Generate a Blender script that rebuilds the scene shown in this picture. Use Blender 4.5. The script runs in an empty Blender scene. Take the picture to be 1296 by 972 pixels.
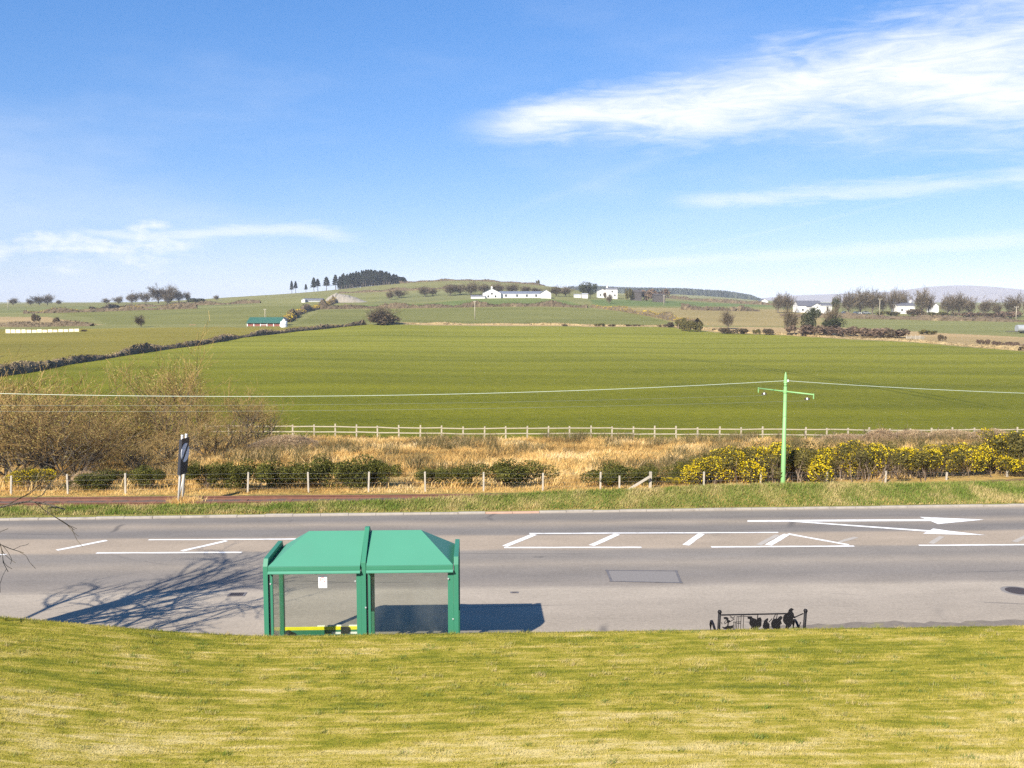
import bpy, bmesh, math
import numpy as np
from mathutils import Vector, Matrix
R = math.radians
scene = bpy.context.scene
COL = scene.collection

# ------------------------------------------------------------------ camera
FPX, CX, CY = 1200.0, 648.0, 486.0
PITCH, YAW, CAMZ = R(5.05), R(2.2), 7.06
C0 = np.array([0.0, 0.0, CAMZ])
FWD = np.array([math.sin(YAW)*math.cos(PITCH), math.cos(YAW)*math.cos(PITCH), -math.sin(PITCH)])
RGT = np.array([math.cos(YAW), -math.sin(YAW), 0.0])
UPV = np.cross(RGT, FWD)
cd = bpy.data.cameras.new('camera'); cam = bpy.data.objects.new('camera', cd); COL.objects.link(cam)
cam.matrix_world = Matrix(((RGT[0], UPV[0], -FWD[0], C0[0]), (RGT[1], UPV[1], -FWD[1], C0[1]), (RGT[2], UPV[2], -FWD[2], C0[2]), (0, 0, 0, 1)))
cd.sensor_width = 36; cd.lens = FPX/1296*36; cd.clip_start = 0.1; cd.clip_end = 40000
scene.camera = cam

# ------------------------------------------------------------------ sky, sun, exposure
SUN_EL, SUN_AZ = R(34.5), math.atan2(-0.57, -0.82)       # azimuth of the sun, from +Y towards +X
scene.view_settings.view_transform = 'Standard'; scene.view_settings.look = 'None'
scene.view_settings.exposure = 1.0; scene.view_settings.gamma = 1.0
scene.view_settings.use_curve_mapping = False
scene.cycles.max_bounces = 5; scene.cycles.diffuse_bounces = 2; scene.cycles.transmission_bounces = 3; scene.cycles.transparent_max_bounces = 8
scene.cycles.use_adaptive_sampling = False; scene.cycles.sample_clamp_indirect = 3.0; scene.cycles.sample_clamp_direct = 4.0
scene.cycles.volume_bounces = 0; scene.cycles.use_denoising = False
SKY_STRENGTH, SUN_STRENGTH = 0.08, 5.0

world = bpy.data.worlds.new('World'); scene.world = world; world.use_nodes = True
wt = world.node_tree; wt.nodes.clear()

class NB:
    """small node-graph helper"""
    def __init__(s, nt): s.nt = nt
    def n(s, t, **kw):
        o = s.nt.nodes.new(t)
        for k, v in kw.items(): setattr(o, k, v)
        return o
    def put(s, sock, v):
        if isinstance(v, bpy.types.NodeSocket): s.nt.links.new(v, sock)
        elif v is not None:
            if isinstance(v, (tuple, list)) and len(v) == 3 and sock.type == 'RGBA': v = (*v, 1)
            sock.default_value = v
    def m(s, op, a, b=None, c=None, clamp=False):
        o = s.n('ShaderNodeMath', operation=op, use_clamp=clamp)
        s.put(o.inputs[0], a)
        if b is not None: s.put(o.inputs[1], b)
        if c is not None: s.put(o.inputs[2], c)
        return o.outputs[0]
    def ss(s, v, lo, hi):
        o = s.n('ShaderNodeMapRange', interpolation_type='SMOOTHSTEP')
        s.put(o.inputs[0], v); s.put(o.inputs[1], lo); s.put(o.inputs[2], hi); o.inputs[3].default_value = 0; o.inputs[4].default_value = 1
        return o.outputs[0]
    def noise(s, vec, scale, detail=4, rough=0.55, dist=0.0):
        o = s.n('ShaderNodeTexNoise'); s.put(o.inputs['Vector'], vec); o.inputs['Scale'].default_value = scale
        o.inputs['Detail'].default_value = detail; o.inputs['Roughness'].default_value = rough; o.inputs['Distortion'].default_value = dist
        return o.outputs[0]
    def map(s, vec, scale=(1, 1, 1), rot=(0, 0, 0), loc=(0, 0, 0)):
        o = s.n('ShaderNodeMapping'); s.put(o.inputs[0], vec); o.inputs[1].default_value = loc; o.inputs[2].default_value = rot; o.inputs[3].default_value = scale
        return o.outputs[0]
    def ramp(s, fac, stops, interp='LINEAR'):
        o = s.n('ShaderNodeValToRGB'); s.put(o.inputs[0], fac); e = o.color_ramp.elements; o.color_ramp.interpolation = interp
        while len(e) < len(stops): e.new(0.5)
        for el, (p, c) in zip(e, stops): el.position = p; el.color = (*c, 1) if len(c) == 3 else c
        return o.outputs[0]
    def mix(s, fac, a, b, mode='MIX'):
        o = s.n('ShaderNodeMix', data_type='RGBA', blend_type=mode)
        s.put(o.inputs[0], fac); s.put(o.inputs[6], a); s.put(o.inputs[7], b)
        return o.outputs[2]
    def sep(s, vec):
        o = s.n('ShaderNodeSeparateXYZ'); s.put(o.inputs[0], vec); return o.outputs
    def comb(s, x, y, z):
        o = s.n('ShaderNodeCombineXYZ'); s.put(o.inputs[0], x); s.put(o.inputs[1], y); s.put(o.inputs[2], z); return o.outputs[0]
    def bump(s, h, strength, dist):
        o = s.n('ShaderNodeBump'); s.put(o.inputs['Height'], h); o.inputs['Strength'].default_value = strength; o.inputs['Distance'].default_value = dist
        return o.outputs[0]

def ray(px, py):
    d = FWD + (px-CX)/FPX*RGT + (CY-py)/FPX*UPV
    return d/np.linalg.norm(d)
def gp(px, py, z=0.0):
    d = ray(px, py); t = (z-C0[2])/d[2]; return C0+d*t
def yp(px, py, Y):
    d = ray(px, py); return C0+d*(Y/d[1])
def azel(px, py):
    d = ray(px, py); return math.atan2(d[0], d[1]), math.asin(d[2])

w = NB(wt)
wout = w.n('ShaderNodeOutputWorld'); wbg = w.n('ShaderNodeBackground'); sky = w.n('ShaderNodeTexSky', sky_type='NISHITA')
sky.sun_disc = False; sky.sun_elevation = SUN_EL; sky.sun_rotation = SUN_AZ
sky.altitude = 50; sky.air_density = 1.0; sky.dust_density = 0.15; sky.ozone_density = 2.2
tc = w.n('ShaderNodeTexCoord').outputs['Generated']
sx, sy, sz = w.sep(tc)
AZ = w.m('ARCTAN2', sx, sy); EL = w.m('ARCSINE', sz)
AE = w.comb(AZ, EL, 0.0)
warp = w.m('SUBTRACT', w.noise(w.map(AE, (5, 16, 1), rot=(0, 0, R(6))), 1.0, 6, 0.6), 0.5)
fine = w.noise(w.map(AE, (13, 80, 1), rot=(0, 0, R(-14))), 1.0, 9, 0.68, 0.8)
puff = w.noise(w.map(AE, (26, 60, 1)), 1.0, 6, 0.6)
def streak(p0, p1, w0, w1, opacity, amt=0.9, tex=None, asym=1.0, curve=0.0, soft=1.0, far=0.4):
    a0, e0 = azel(*p0); a1, e1 = azel(*p1)
    t = w.m('DIVIDE', w.m('SUBTRACT', AZ, a0), a1-a0)
    cen = w.m('ADD', e0, w.m('MULTIPLY', t, e1-e0))
    if curve: cen = w.m('ADD', cen, w.m('MULTIPLY', w.m('SINE', w.m('MULTIPLY', t, math.pi*2)), curve))
    wid = w.m('ADD', w0, w.m('MULTIPLY', w.m('MINIMUM', w.m('MAXIMUM', t, 0.0), 1.3), w1-w0))
    dd = w.m('DIVIDE', w.m('ABSOLUTE', w.m('SUBTRACT', EL, w.m('ADD', cen, w.m('MULTIPLY', warp, w.m('MULTIPLY', wid, 1.5))))), wid)
    body = w.m('SUBTRACT', 1.0, dd)
    ends = w.m('MULTIPLY', w.ss(t, -0.06, 0.14), w.m('SUBTRACT', 1.0, w.ss(t, 1.0-0.1*(far < 0.3), 1.0+far)))
    dens = w.m('ADD', body, w.m('MULTIPLY', w.m('SUBTRACT', tex or fine, 0.5), amt))
    opacity = w.m('MULTIPLY', opacity, w.m('ADD', 0.82, w.m('MULTIPLY', w.ss(fine, 0.3, 0.62), 0.18)))
    return w.m('MULTIPLY', w.m('MULTIPLY', w.ss(dens, 0.0, 0.75*soft), ends), opacity)
cl = [streak((596, 158), (1330, 70), 0.021, 0.090, 0.98, 0.95, far=0.6, soft=1.5),
      streak((846, 254), (1330, 224), 0.011, 0.015, 0.5, 1.9, far=0.5, soft=1.5),
      streak((730, 338), (1330, 300), 0.007, 0.012, 0.38, 1.4, far=0.5, soft=1.3),
      streak((640, 272), (880, 180), 0.008, 0.016, 0.09, 1.0, far=0.2, soft=2.0),
      streak((850, 318), (1180, 248), 0.003, 0.004, 0.14, 0.5, far=0.2, soft=2.0),
      streak((95, 290), (440, 298), 0.006, 0.013, 0.5, 2.0, far=0.1, curve=-0.006, soft=1.4),
      streak((-40, 320), (210, 312), 0.020, 0.024, 0.9, 4.2, puff, far=0.3, soft=2.2),
      streak((-420, 330), (-120, 300), 0.012, 0.02, 0.5, 1.6, puff, far=0.4)]
tot = cl[0]
for c in cl[1:]: tot = w.m('MAXIMUM', tot, c)
veil = w.m('MULTIPLY', w.ss(w.noise(w.map(AE, (1.6, 6, 1), rot=(0, 0, R(10))), 1.0, 5, 0.6), 0.45, 0.75), 0.32)
veil = w.m('MULTIPLY', veil, w.m('SUBTRACT', 1.0, w.ss(EL, 0.10, 0.42)))
tot = w.m('MINIMUM', w.m('ADD', tot, veil), 1.0)
skyc = w.n('ShaderNodeHueSaturation'); skyc.inputs['Saturation'].default_value = 1.36; gam = w.n('ShaderNodeGamma'); gam.inputs[1].default_value = 0.6; w.put(gam.inputs[0], sky.outputs[0])
w.put(skyc.inputs['Color'], w.mix(1.0, gam.outputs[0], (1.33,1.51,1.97), 'MULTIPLY'))
w.put(wbg.inputs[0], w.mix(tot, skyc.outputs[0], (6.5, 6.75, 7.2)))
wbg.inputs[1].default_value = SKY_STRENGTH
wt.links.new(wbg.outputs[0], wout.inputs[0])

sl = bpy.data.lights.new('sun', 'SUN'); so = bpy.data.objects.new('sun', sl); COL.objects.link(so)
sl.energy = SUN_STRENGTH; sl.angle = R(0.53); sl.color = (1.0, 0.93, 0.82)
sdir = Vector((math.sin(SUN_AZ)*math.cos(SUN_EL), math.cos(SUN_AZ)*math.cos(SUN_EL), math.sin(SUN_EL)))
so.rotation_euler = sdir.to_track_quat('Z', 'Y').to_euler(); so.location = (-20, -30, 40)

# ------------------------------------------------------------------ object helpers
def tag(o, label=None, cat=None, group=None, kind=None):
    if label: o['label'] = label
    if cat: o['category'] = cat
    if group: o['group'] = group
    if kind: o['kind'] = kind
    return o
def thing(name, label, cat, loc=(0, 0, 0), rz=0.0, group=None, scale=None):
    o = bpy.data.objects.new(name, None); COL.objects.link(o); o.location = tuple(map(float, loc)); o.rotation_euler = (0, 0, rz)
    o.empty_display_size = 0.2
    if scale is not None: o.scale = scale
    return tag(o, label, cat, group)
def link(name, me, parent=None, loc=None, rot=None, scale=None):
    o = bpy.data.objects.new(name, me); COL.objects.link(o)
    if name in ('foliage','flowers','stems','canes','twigs','catkins','crown','limbs'): o['kind'] = 'stuff'
    if parent is not None: o.parent = parent
    if loc is not None: o.location = tuple(map(float, loc))
    if rot is not None: o.rotation_euler = rot
    if scale is not None: o.scale = scale
    return o
def copy_tree(root, loc, rz=0.0, scale=(1, 1, 1), label=None, group=None):
    c = root.copy(); COL.objects.link(c); c.location = tuple(map(float, loc)); c.rotation_euler = (0, 0, rz); c.scale = scale
    if label: c['label'] = label
    if group: c['group'] = group
    for ch in root.children:
        k = ch.copy(); COL.objects.link(k); k.parent = c
        for g in ch.children:
            gk = g.copy(); COL.objects.link(gk); gk.parent = k
    return c

def mesh_np(name, V, faces, mat=None, smooth=False):
    """faces: list of (m,k) int arrays"""
    V = np.asarray(V, np.float32)
    me = bpy.data.meshes.new(name)
    loops = np.concatenate([f.reshape(-1) for f in faces]).astype(np.int32)
    tots = np.concatenate([np.full(len(f), f.shape[1], np.int32) for f in faces])
    starts = np.concatenate([[0], np.cumsum(tots)[:-1]]).astype(np.int32)
    me.vertices.add(len(V)); me.vertices.foreach_set('co', V.reshape(-1))
    me.loops.add(len(loops)); me.loops.foreach_set('vertex_index', loops)
    me.polygons.add(len(tots)); me.polygons.foreach_set('loop_start', starts)
    me.polygons.foreach_set('use_smooth', np.full(len(tots), bool(smooth)))
    me.update(calc_edges=True); me.validate()
    for m_ in (mat if isinstance(mat, (list, tuple)) else [mat]):
        if m_ is not None: me.materials.append(m_)
    return me

class MB:
    """collects verts / faces"""
    def __init__(s): s.V = []; s.F = {}; s.n = 0
    def add(s, V, *faces):
        V = np.asarray(V, float).reshape(-1, 3)
        for f in faces:
            f = np.asarray(f, int)
            if f.ndim == 1: f = f[None]
            s.F.setdefault(f.shape[1], []).append(f+s.n)
        s.V.append(V); s.n += len(V); return s
    def box(s, lo, hi, M=None):
        x0, y0, z0 = lo; x1, y1, z1 = hi
        V = np.array([(x0,y0,z0),(x1,y0,z0),(x1,y1,z0),(x0,y1,z0),(x0,y0,z1),(x1,y0,z1),(x1,y1,z1),(x0,y1,z1)], float)
        if M is not None: V = V@np.array(M)[:3,:3].T+np.array(M)[:3,3]
        return s.add(V, [(3,2,1,0),(4,5,6,7),(0,1,5,4),(1,2,6,5),(2,3,7,6),(3,0,4,7)])
    def bar(s, a, b, wd, ht, up=(0,0,1)):
        a, b = np.array(a,float), np.array(b,float); d = b-a; L = np.linalg.norm(d); d /= L
        u = np.array(up,float); x = np.cross(d,u); x /= np.linalg.norm(x); u = np.cross(x,d)
        V = [p+sx*x*wd/2+su*u*ht/2 for p in (a,b) for sx,su in ((-1,-1),(1,-1),(1,1),(-1,1))]
        return s.add(V, [(0,1,2,3),(7,6,5,4),(0,4,5,1),(1,5,6,2),(2,6,7,3),(3,7,4,0)])
    def tube(s, pts, rad, sides=6, cap=True):
        P = np.array(pts,float); n = len(P); rad = np.broadcast_to(np.asarray(rad,float),(n,))
        T = np.gradient(P,axis=0); T /= np.linalg.norm(T,axis=1)[:,None]+1e-9
        ref = np.array([0,0,1.0]) if abs(T[0][2])<0.9 else np.array([1.0,0,0])
        X = np.cross(T,ref); X /= np.linalg.norm(X,axis=1)[:,None]+1e-9; Y = np.cross(T,X)
        a = np.arange(sides)*2*math.pi/sides
        V = P[:,None]+rad[:,None,None]*(np.cos(a)[None,:,None]*X[:,None]+np.sin(a)[None,:,None]*Y[:,None])
        i = np.arange(n-1)[:,None]*sides; j = np.arange(sides)[None]; k = (j+1)%sides
        q = np.stack([i+j,i+k,i+sides+k,i+sides+j],-1).reshape(-1,4)
        s.add(V.reshape(-1,3), q)
        if cap and sides>2:
            b = s.n-n*sides
            s.F.setdefault(sides,[]).append(np.array([np.arange(sides)[::-1]+b])); s.F.setdefault(sides,[]).append(np.array([np.arange(sides)+b+(n-1)*sides]))
        return s
    def lathe(s, prof, sides=20, c=(0,0,0)):
        prof = np.array(prof,float); n = len(prof); a = np.arange(sides)*2*math.pi/sides
        V = np.stack([prof[:,0][:,None]*np.cos(a)+c[0], prof[:,0][:,None]*np.sin(a)+c[1], np.repeat(prof[:,1][:,None],sides,1)+c[2]],-1)
        i = np.arange(n-1)[:,None]*sides; j = np.arange(sides)[None]; k=(j+1)%sides
        return s.add(V.reshape(-1,3), np.stack([i+j,i+k,i+sides+k,i+sides+j],-1).reshape(-1,4))
    def prism(s, poly, y0, y1, swap='xz'):
        """polygon in xz extruded along y (or xy along z)"""
        n = len(poly); A = np.array(poly,float)
        mk = (lambda v: np.stack([A[:,0], np.full(n,v), A[:,1]],-1)) if swap=='xz' else (lambda v: np.stack([A[:,0],A[:,1],np.full(n,v)],-1)) if swap=='xy' else (lambda v: np.stack([np.full(n,v),A[:,0],A[:,1]],-1))
        V = np.concatenate([mk(y0),mk(y1)]); i = np.arange(n); k=(i+1)%n
        return s.add(V, np.array([i]), np.array([i[::-1]+n]), np.stack([k,i,i+n,k+n],-1))
    def mesh(s, name, mat=None, smooth=False):
        return mesh_np(name, np.concatenate(s.V), [np.concatenate(f) for f in s.F.values()], mat, smooth)
    def obj(s, name, mat, parent=None, smooth=False, bevel=0.0, **kw):
        o = link(name, s.mesh(name, mat, smooth), parent, **kw)
        if bevel:
            b = o.modifiers.new('bevel','BEVEL'); b.width = bevel; b.segments = 2; b.limit_method = 'ANGLE'
        return o
def rngf(seed): return np.random.default_rng(seed)
def unit(v): return v/(np.linalg.norm(v,axis=-1,keepdims=True)+1e-9)

def leaf_mesh(P, length, width, rng, up=0.25, name='foliage', mat=None, out=None):
    """rhombic leaves at points P"""
    n = len(P); L = length*(0.6+0.8*rng.random(n)); W = width*(0.6+0.8*rng.random(n))
    d = rng.normal(size=(n,3)); d[:,2] += up
    if out is not None: d += out
    d = unit(d); x = unit(np.cross(d, rng.normal(size=(n,3))))
    V = np.stack([P-d*L[:,None]/2, P+x*W[:,None]/2, P+d*L[:,None]/2, P-x*W[:,None]/2],1).reshape(-1,3)
    return mesh_np(name, V, [np.arange(4*n).reshape(-1,4)], mat)
def blade_mesh(P, h, wd, rng, lean=0.35, bend=0.3, wind=(0.25,0.1), name='blades', mat=None, two=False):
    n = len(P); a = rng.random(n)*2*math.pi; h = np.broadcast_to(h,(n,))*(0.55+0.9*rng.random(n)); wd = np.broadcast_to(wd,(n,))*(0.6+0.8*rng.random(n))
    x = np.stack([np.cos(a),np.sin(a),np.zeros(n)],-1)
    b = rng.random(n)*2*math.pi; ln = lean*rng.random(n)
    t = np.stack([np.cos(b)*ln+wind[0]*lean, np.sin(b)*ln+wind[1]*lean, np.ones(n)],-1); t = unit(t)
    if not two:
        V = np.stack([P-x*wd[:,None]/2, P+x*wd[:,None]/2, P+t*h[:,None]],1).reshape(-1,3)
        return mesh_np(name, V, [np.arange(3*n).reshape(-1,3)], mat)
    m = P+t*h[:,None]*0.55; t2 = unit(t+bend*np.stack([np.cos(b),np.sin(b),-0.4*np.ones(n)],-1)); tip = m+t2*h[:,None]*0.5
    V = np.stack([P-x*wd[:,None]/2, P+x*wd[:,None]/2, m+x*wd[:,None]*0.4, m-x*wd[:,None]*0.4, tip],1).reshape(-1,3)
    i = np.arange(n)*5
    return mesh_np(name, V, [np.stack([i,i+1,i+2,i+3],-1), np.stack([i+3,i+2,i+4],-1)], mat)

# ------------------------------------------------------------------ terrain height
def ss(a, b, v):
    t = np.clip((v-a)/(b-a), 0, 1); return t*t*(3-2*t)
_cols = {
 -300: [(80,553),(150,472),(250,436),(330,419),(420,407),(600,394),(800,388)],
 0:    [(80,551),(147,472),(230,438),(330,419),(400,412),(560,396),(750,388),(900,385)],
 200:  [(80,551),(150,469),(240,435),(330,415),(420,405),(560,391),(700,386),(900,382)],
 400:  [(80,553),(150,468),(250,432),(340,414),(450,396),(560,386),(650,379),(750,374),(900,369)],
 500:  [(80,555),(150,470),(250,432),(345,411),(420,402),(500,391),(600,382),(750,368),(900,358)],
 580:  [(80,556),(150,471),(250,433),(350,412),(400,407),(500,389),(600,378),(750,364),(900,353)],
 690:  [(80,557),(150,471),(250,433),(350,413),(400,407),(500,388),(600,377),(750,367),(900,360)],
 760:  [(80,557),(150,471),(250,433),(350,413),(400,408),(500,391),(600,380),(750,374),(900,372)],
 880:  [(80,559),(150,472),(250,435),(340,415),(400,407),(500,394),(600,386),(800,380),(1000,378)],
 1000: [(80,560),(150,474),(240,437),(300,422),(400,409),(500,398),(600,392),(800,386),(1000,383)],
 1150: [(80,562),(150,476),(240,434),(300,423),(400,407),(500,398),(600,394),(800,389),(1000,386)],
 1296: [(80,562),(150,476),(210,444),(260,431),(400,409),(500,400),(600,396),(800,390),(1000,387)],
 1700: [(80,562),(150,476),(210,446),(260,433),(400,410),(500,401),(600,397),(800,391),(1000,387)],
}
_cp = np.array(sorted(_cols), float)
_gd = np.geomspace(80, 12000, 220); _gx = np.linspace(-300, 1700, 160)
_tab = np.zeros((len(_cp), len(_gd)))
for _i, _c in enumerate(sorted(_cols)):
    _d = [d for d,_ in _cols[_c]]; _z = [CAMZ+(380-y)/1200*d for d,y in _cols[_c]]
    zl = _z[-1]
    if 700 <= _c <= 900: _d += [1250,1500,2000,2400,3000,6000,12000]; _z += [zl, zl+4, 24+(880-_c)*0.02, 27+(880-_c)*0.03, 10, 0, -10]
    else: _d += [_d[-1]+250, 1700, 2600, 6000, 12000]; _z += [zl*0.8, min(zl*0.3,3.0), 0, -5, -10]
    _tab[_i] = np.interp(_gd, _d, _z)
_T = np.stack([np.interp(_gx, _cp, _tab[:,k]) for k in range(len(_gd))], 0)
def _blur(A, n, ax):
    k = np.hanning(n+2)[1:-1]; k /= k.sum()
    pad = [(0,0),(0,0)]; pad[ax] = (n//2,n//2); B = np.pad(A, pad, mode='edge')
    return np.apply_along_axis(lambda v: np.convolve(v,k,'valid'), ax, B)
_T = _blur(_blur(_T, 7, 0), 9, 1)
def zfar(x, y):
    d = np.maximum(y, 1.0); px = CX+FPX*np.tan(np.arctan2(x,d)-YAW)
    fi = np.clip(np.log(np.maximum(d,80)/80)/math.log(12000/80)*(len(_gd)-1), 0, len(_gd)-1.001)
    fj = np.clip((px+300)/2000*(len(_gx)-1), 0, len(_gx)-1.001)
    i, j = fi.astype(int), fj.astype(int); u, v = fi-i, fj-j
    return (_T[i,j]*(1-u)+_T[i+1,j]*u)*(1-v)+(_T[i,j+1]*(1-u)+_T[i+1,j+1]*u)*v
def kerb_y(x): return 30.95+0.0245*np.asarray(x, float)
def bend(x): x = np.asarray(x, float); return np.where(x > 2, 0.0055*(x-2)**2, 0.0)*(np.abs(x) < 60) + (np.abs(x) >= 60)*18.5*(x > 0)
NEAR_KERB = 19.36
def lump(x, y): return 0.5*np.sin(x*0.9+1.3*np.sin(y*0.5))*np.sin(y*0.7+0.8*np.sin(x*0.43+1))+0.5*np.sin(x*0.37-y*0.29+2)
def zg(x, y):
    x = np.asarray(x, float); y = np.asarray(y, float); x, y = np.broadcast_arrays(x, y)
    lawn = 1.325+0.50*ss(-3.2,-10,x)+np.clip(16.2-y,0,40)*0.035+0.03*np.sin(x*0.7)*ss(16.5,12,y)
    t = ss(15.9,17.15,y); z = lawn*(1-t)+0.10*t
    z = np.where(y > NEAR_KERB-0.1, -0.05, z)
    hb = np.interp(x, [-40,-9,-3,2.6,10,18,24], [0.10,0.13,0.25,0.50,0.66,0.42,0.30])
    ky = kerb_y(x)+0.14; yc = 31.9+bend(x)
    verge = 0.09+(hb-0.09)*ss(0,1,(y-ky)/np.maximum(yc-ky,0.3))
    back = hb+(0.02-hb)*ss(0,1,(y-yc)/0.5)
    v = np.where(y < yc, verge, back)+0.02*lump(x*4,y*4)*(y > ky+0.2)
    z = np.where(y > ky, v, z)
    y0 = 35.3+np.minimum(bend(x), 8)
    u = np.clip((y-y0)/np.maximum(80-y0, 5), 0, 1)
    slope = 0.02+(zfar(x, np.full_like(y,80.0))-0.02)*(u**0.93)+0.28*lump(x,y)*ss(0,0.12,u)*ss(1,0.85,u)
    z = np.where(y > y0, slope, z)
    zf = zfar(x, y)+0.12*lump(x*0.2,y*0.2)
    return np.where(y >= 80, zf, z)
def zg1(x, y): return float(zg(x, y))
def tp(px, py, d0=30.0):
    """the point where the sight line through a pixel meets the terrain"""
    d = ray(px, py); d = d/d[1]; ts = np.geomspace(d0, 4000, 3000); P = C0+ts[:,None]*d
    hit = np.nonzero(P[:,2] <= zg(P[:,0],P[:,1]))[0]
    k = hit[0] if len(hit) else len(ts)-1
    return np.array([P[k,0],P[k,1],zg1(P[k,0],P[k,1])])
def at_depth(px, Y):
    """foot on the terrain in the direction of a pixel column, at a given distance"""
    d = ray(px, 400); x = Y*d[0]/d[1]; return np.array([x, Y, zg1(x,Y)])

# ------------------------------------------------------------------ materials
def newmat(name):
    m = bpy.data.materials.new(name); m.use_nodes = True; nt = m.node_tree; b = nt.nodes['Principled BSDF']; return m, NB(nt), b
def geo(n): return n.n('ShaderNodeNewGeometry')
def plain(name, col, rough=0.6, metal=0.0, var=0.15, scale=6.0, bump=0.0, spec=0.5, grime=None):
    m, n, b = newmat(name); p = geo(n).outputs['Position']
    f = n.noise(p, scale, 5, 0.6)
    c = n.mix(f, tuple(k*(1-var) for k in col), tuple(min(1,k*(1+var)) for k in col))
    if grime:
        g = n.ss(n.noise(p, scale*0.35, 6, 0.65), 0.52, 0.72); c = n.mix(n.m('MULTIPLY', g, grime[1]), c, grime[0])
    n.put(b.inputs['Base Color'], c); b.inputs['Roughness'].default_value = rough; b.inputs['Metallic'].default_value = metal
    b.inputs['Specular IOR Level'].default_value = spec
    if bump: n.put(b.inputs['Normal'], n.bump(n.noise(p, scale*6, 4), 0.5, bump))
    return m
def island(name, stops, rough=0.7, trans=0.25, big=None, spec=0.25):
    """foliage: colour varies leaf by leaf and softly from clump to clump"""
    m, n, b = newmat(name); g = geo(n); r = g.outputs['Random Per Island']
    f = r
    if big: f = n.m('ADD', n.m('MULTIPLY', r, 1-big[1]), n.m('MULTIPLY', n.ss(n.noise(g.outputs['Position'], big[0], 3), 0.3, 0.7), big[1]))
    c = n.ramp(f, stops); n.put(b.inputs['Base Color'], c); b.inputs['Roughness'].default_value = rough; b.inputs['Specular IOR Level'].default_value = spec
    if trans:
        t = n.n('ShaderNodeBsdfTranslucent'); n.put(t.inputs[0], c); mx = n.n('ShaderNodeMixShader'); mx.inputs[0].default_value = trans
        n.nt.links.new(b.outputs[0], mx.inputs[1]); n.nt.links.new(t.outputs[0], mx.inputs[2]); n.nt.links.new(mx.outputs[0], n.nt.nodes['Material Output'].inputs[0])
    return m

def lawn_colour(n, pos):
    big = n.noise(n.map(pos,(0.34,1.5,0.2)), 1.0, 5, 0.6, 0.4)
    strk = n.noise(n.map(pos,(0.8,9.0,0.2),loc=(3,1,0)), 1.0, 6, 0.66)
    blot = n.noise(n.map(pos,(2.2,5.0,0.2),loc=(7,4,0)), 1.0, 6, 0.68)
    f = n.m('ADD', n.m('ADD', n.m('MULTIPLY', big, 0.30), n.m('MULTIPLY', strk, 0.40)), n.m('MULTIPLY', blot, 0.36))
    y = n.sep(pos)[1]
    f = n.m('ADD', f, n.m('MULTIPLY', n.ss(y, 13.2, 11.0), 0.07))
    return n.ramp(f, [(0.41,(0.10,0.130,0.008)),(0.48,(0.22,0.220,0.014)),(0.535,(0.355,0.305,0.034)),(0.585,(0.50,0.395,0.085)),(0.66,(0.68,0.54,0.22))])
M = {}
m, n, b = newmat('lawn_ground'); p = geo(n).outputs['Position']
c = n.mix(0.22, lawn_colour(n,p), (0.15,0.12,0.03)); n.put(b.inputs['Base Color'], c); b.inputs['Roughness'].default_value = 0.95; b.inputs['Specular IOR Level'].default_value = 0.1
n.put(b.inputs['Normal'], n.bump(n.noise(p, 40, 4, 0.7), 0.8, 0.02)); M['lawn'] = m
m, n, b = newmat('lawn_blades'); g = geo(n); p = g.outputs['Position']
c = n.mix(n.m('MULTIPLY', g.outputs['Random Per Island'], 0.5), lawn_colour(n,p), (0.40,0.35,0.12))
c = n.mix(n.ss(g.outputs['Random Per Island'], 0.72, 0.74), c, n.mix(0.75, c, (0.07,0.09,0.008)))
n.put(b.inputs['Base Color'], c); b.inputs['Roughness'].default_value = 0.7; b.inputs['Specular IOR Level'].default_value = 0.2
t = n.n('ShaderNodeBsdfTranslucent'); n.put(t.inputs[0], c); mx = n.n('ShaderNodeMixShader'); mx.inputs[0].default_value = 0.3
n.nt.links.new(b.outputs[0], mx.inputs[1]); n.nt.links.new(t.outputs[0], mx.inputs[2]); n.nt.links.new(mx.outputs[0], n.nt.nodes['Material Output'].inputs[0]); M['blades'] = m

# open ground: cover colour comes from the land-cover attribute, grain and field lines from noise
m, n, b = newmat('fields'); p = geo(n).outputs['Position']
cov = n.n('ShaderNodeAttribute', attribute_name='cover').outputs[0]; sw = n.n('ShaderNodeAttribute', attribute_name='stripe').outputs['Fac']
x_, y_, z_ = n.sep(p)
wav = n.m('MULTIPLY', n.m('SUBTRACT', n.noise(n.map(p,(0.012,0.02,0)), 1.0, 3), 0.5), 26.0)
ph = n.m('ADD', n.m('ADD', y_, n.m('MULTIPLY', x_, 0.03)), wav)
st = n.m('ADD', n.m('MULTIPLY', n.m('SINE', n.m('MULTIPLY', ph, 0.52)), 0.5), n.m('MULTIPLY', n.m('SINE', n.m('MULTIPLY', ph, 0.27)), 0.5))
st = n.m('ADD', n.m('MULTIPLY', st, 0.16), n.m('MULTIPLY', n.m('SUBTRACT', n.noise(n.map(p,(0.05,0.9,0)), 1.0, 5, 0.65), 0.5), 0.5))
big = n.m('SUBTRACT', n.noise(n.map(p,(0.012,0.03,0)), 1.0, 4), 0.5)
grain = n.m('SUBTRACT', n.noise(n.map(p,(0.8,1.3,0)), 1.0, 5, 0.7), 0.5)
f1 = n.m('ADD', n.m('ADD', n.m('MULTIPLY', st, sw), n.m('MULTIPLY', big, 0.8)), n.m('MULTIPLY', grain, 1.25))
trk = n.m('ADD', n.m('MULTIPLY', n.m('POWER', n.m('DIVIDE', n.m('SUBTRACT', y_, 100.0), 60.0), 2.0), -9.0), 58.0)   # a pair of wheel tracks curving up the field
dx = n.m('ABSOLUTE', n.m('SUBTRACT', n.m('ABSOLUTE', n.m('SUBTRACT', x_, trk)), 1.1))
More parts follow.
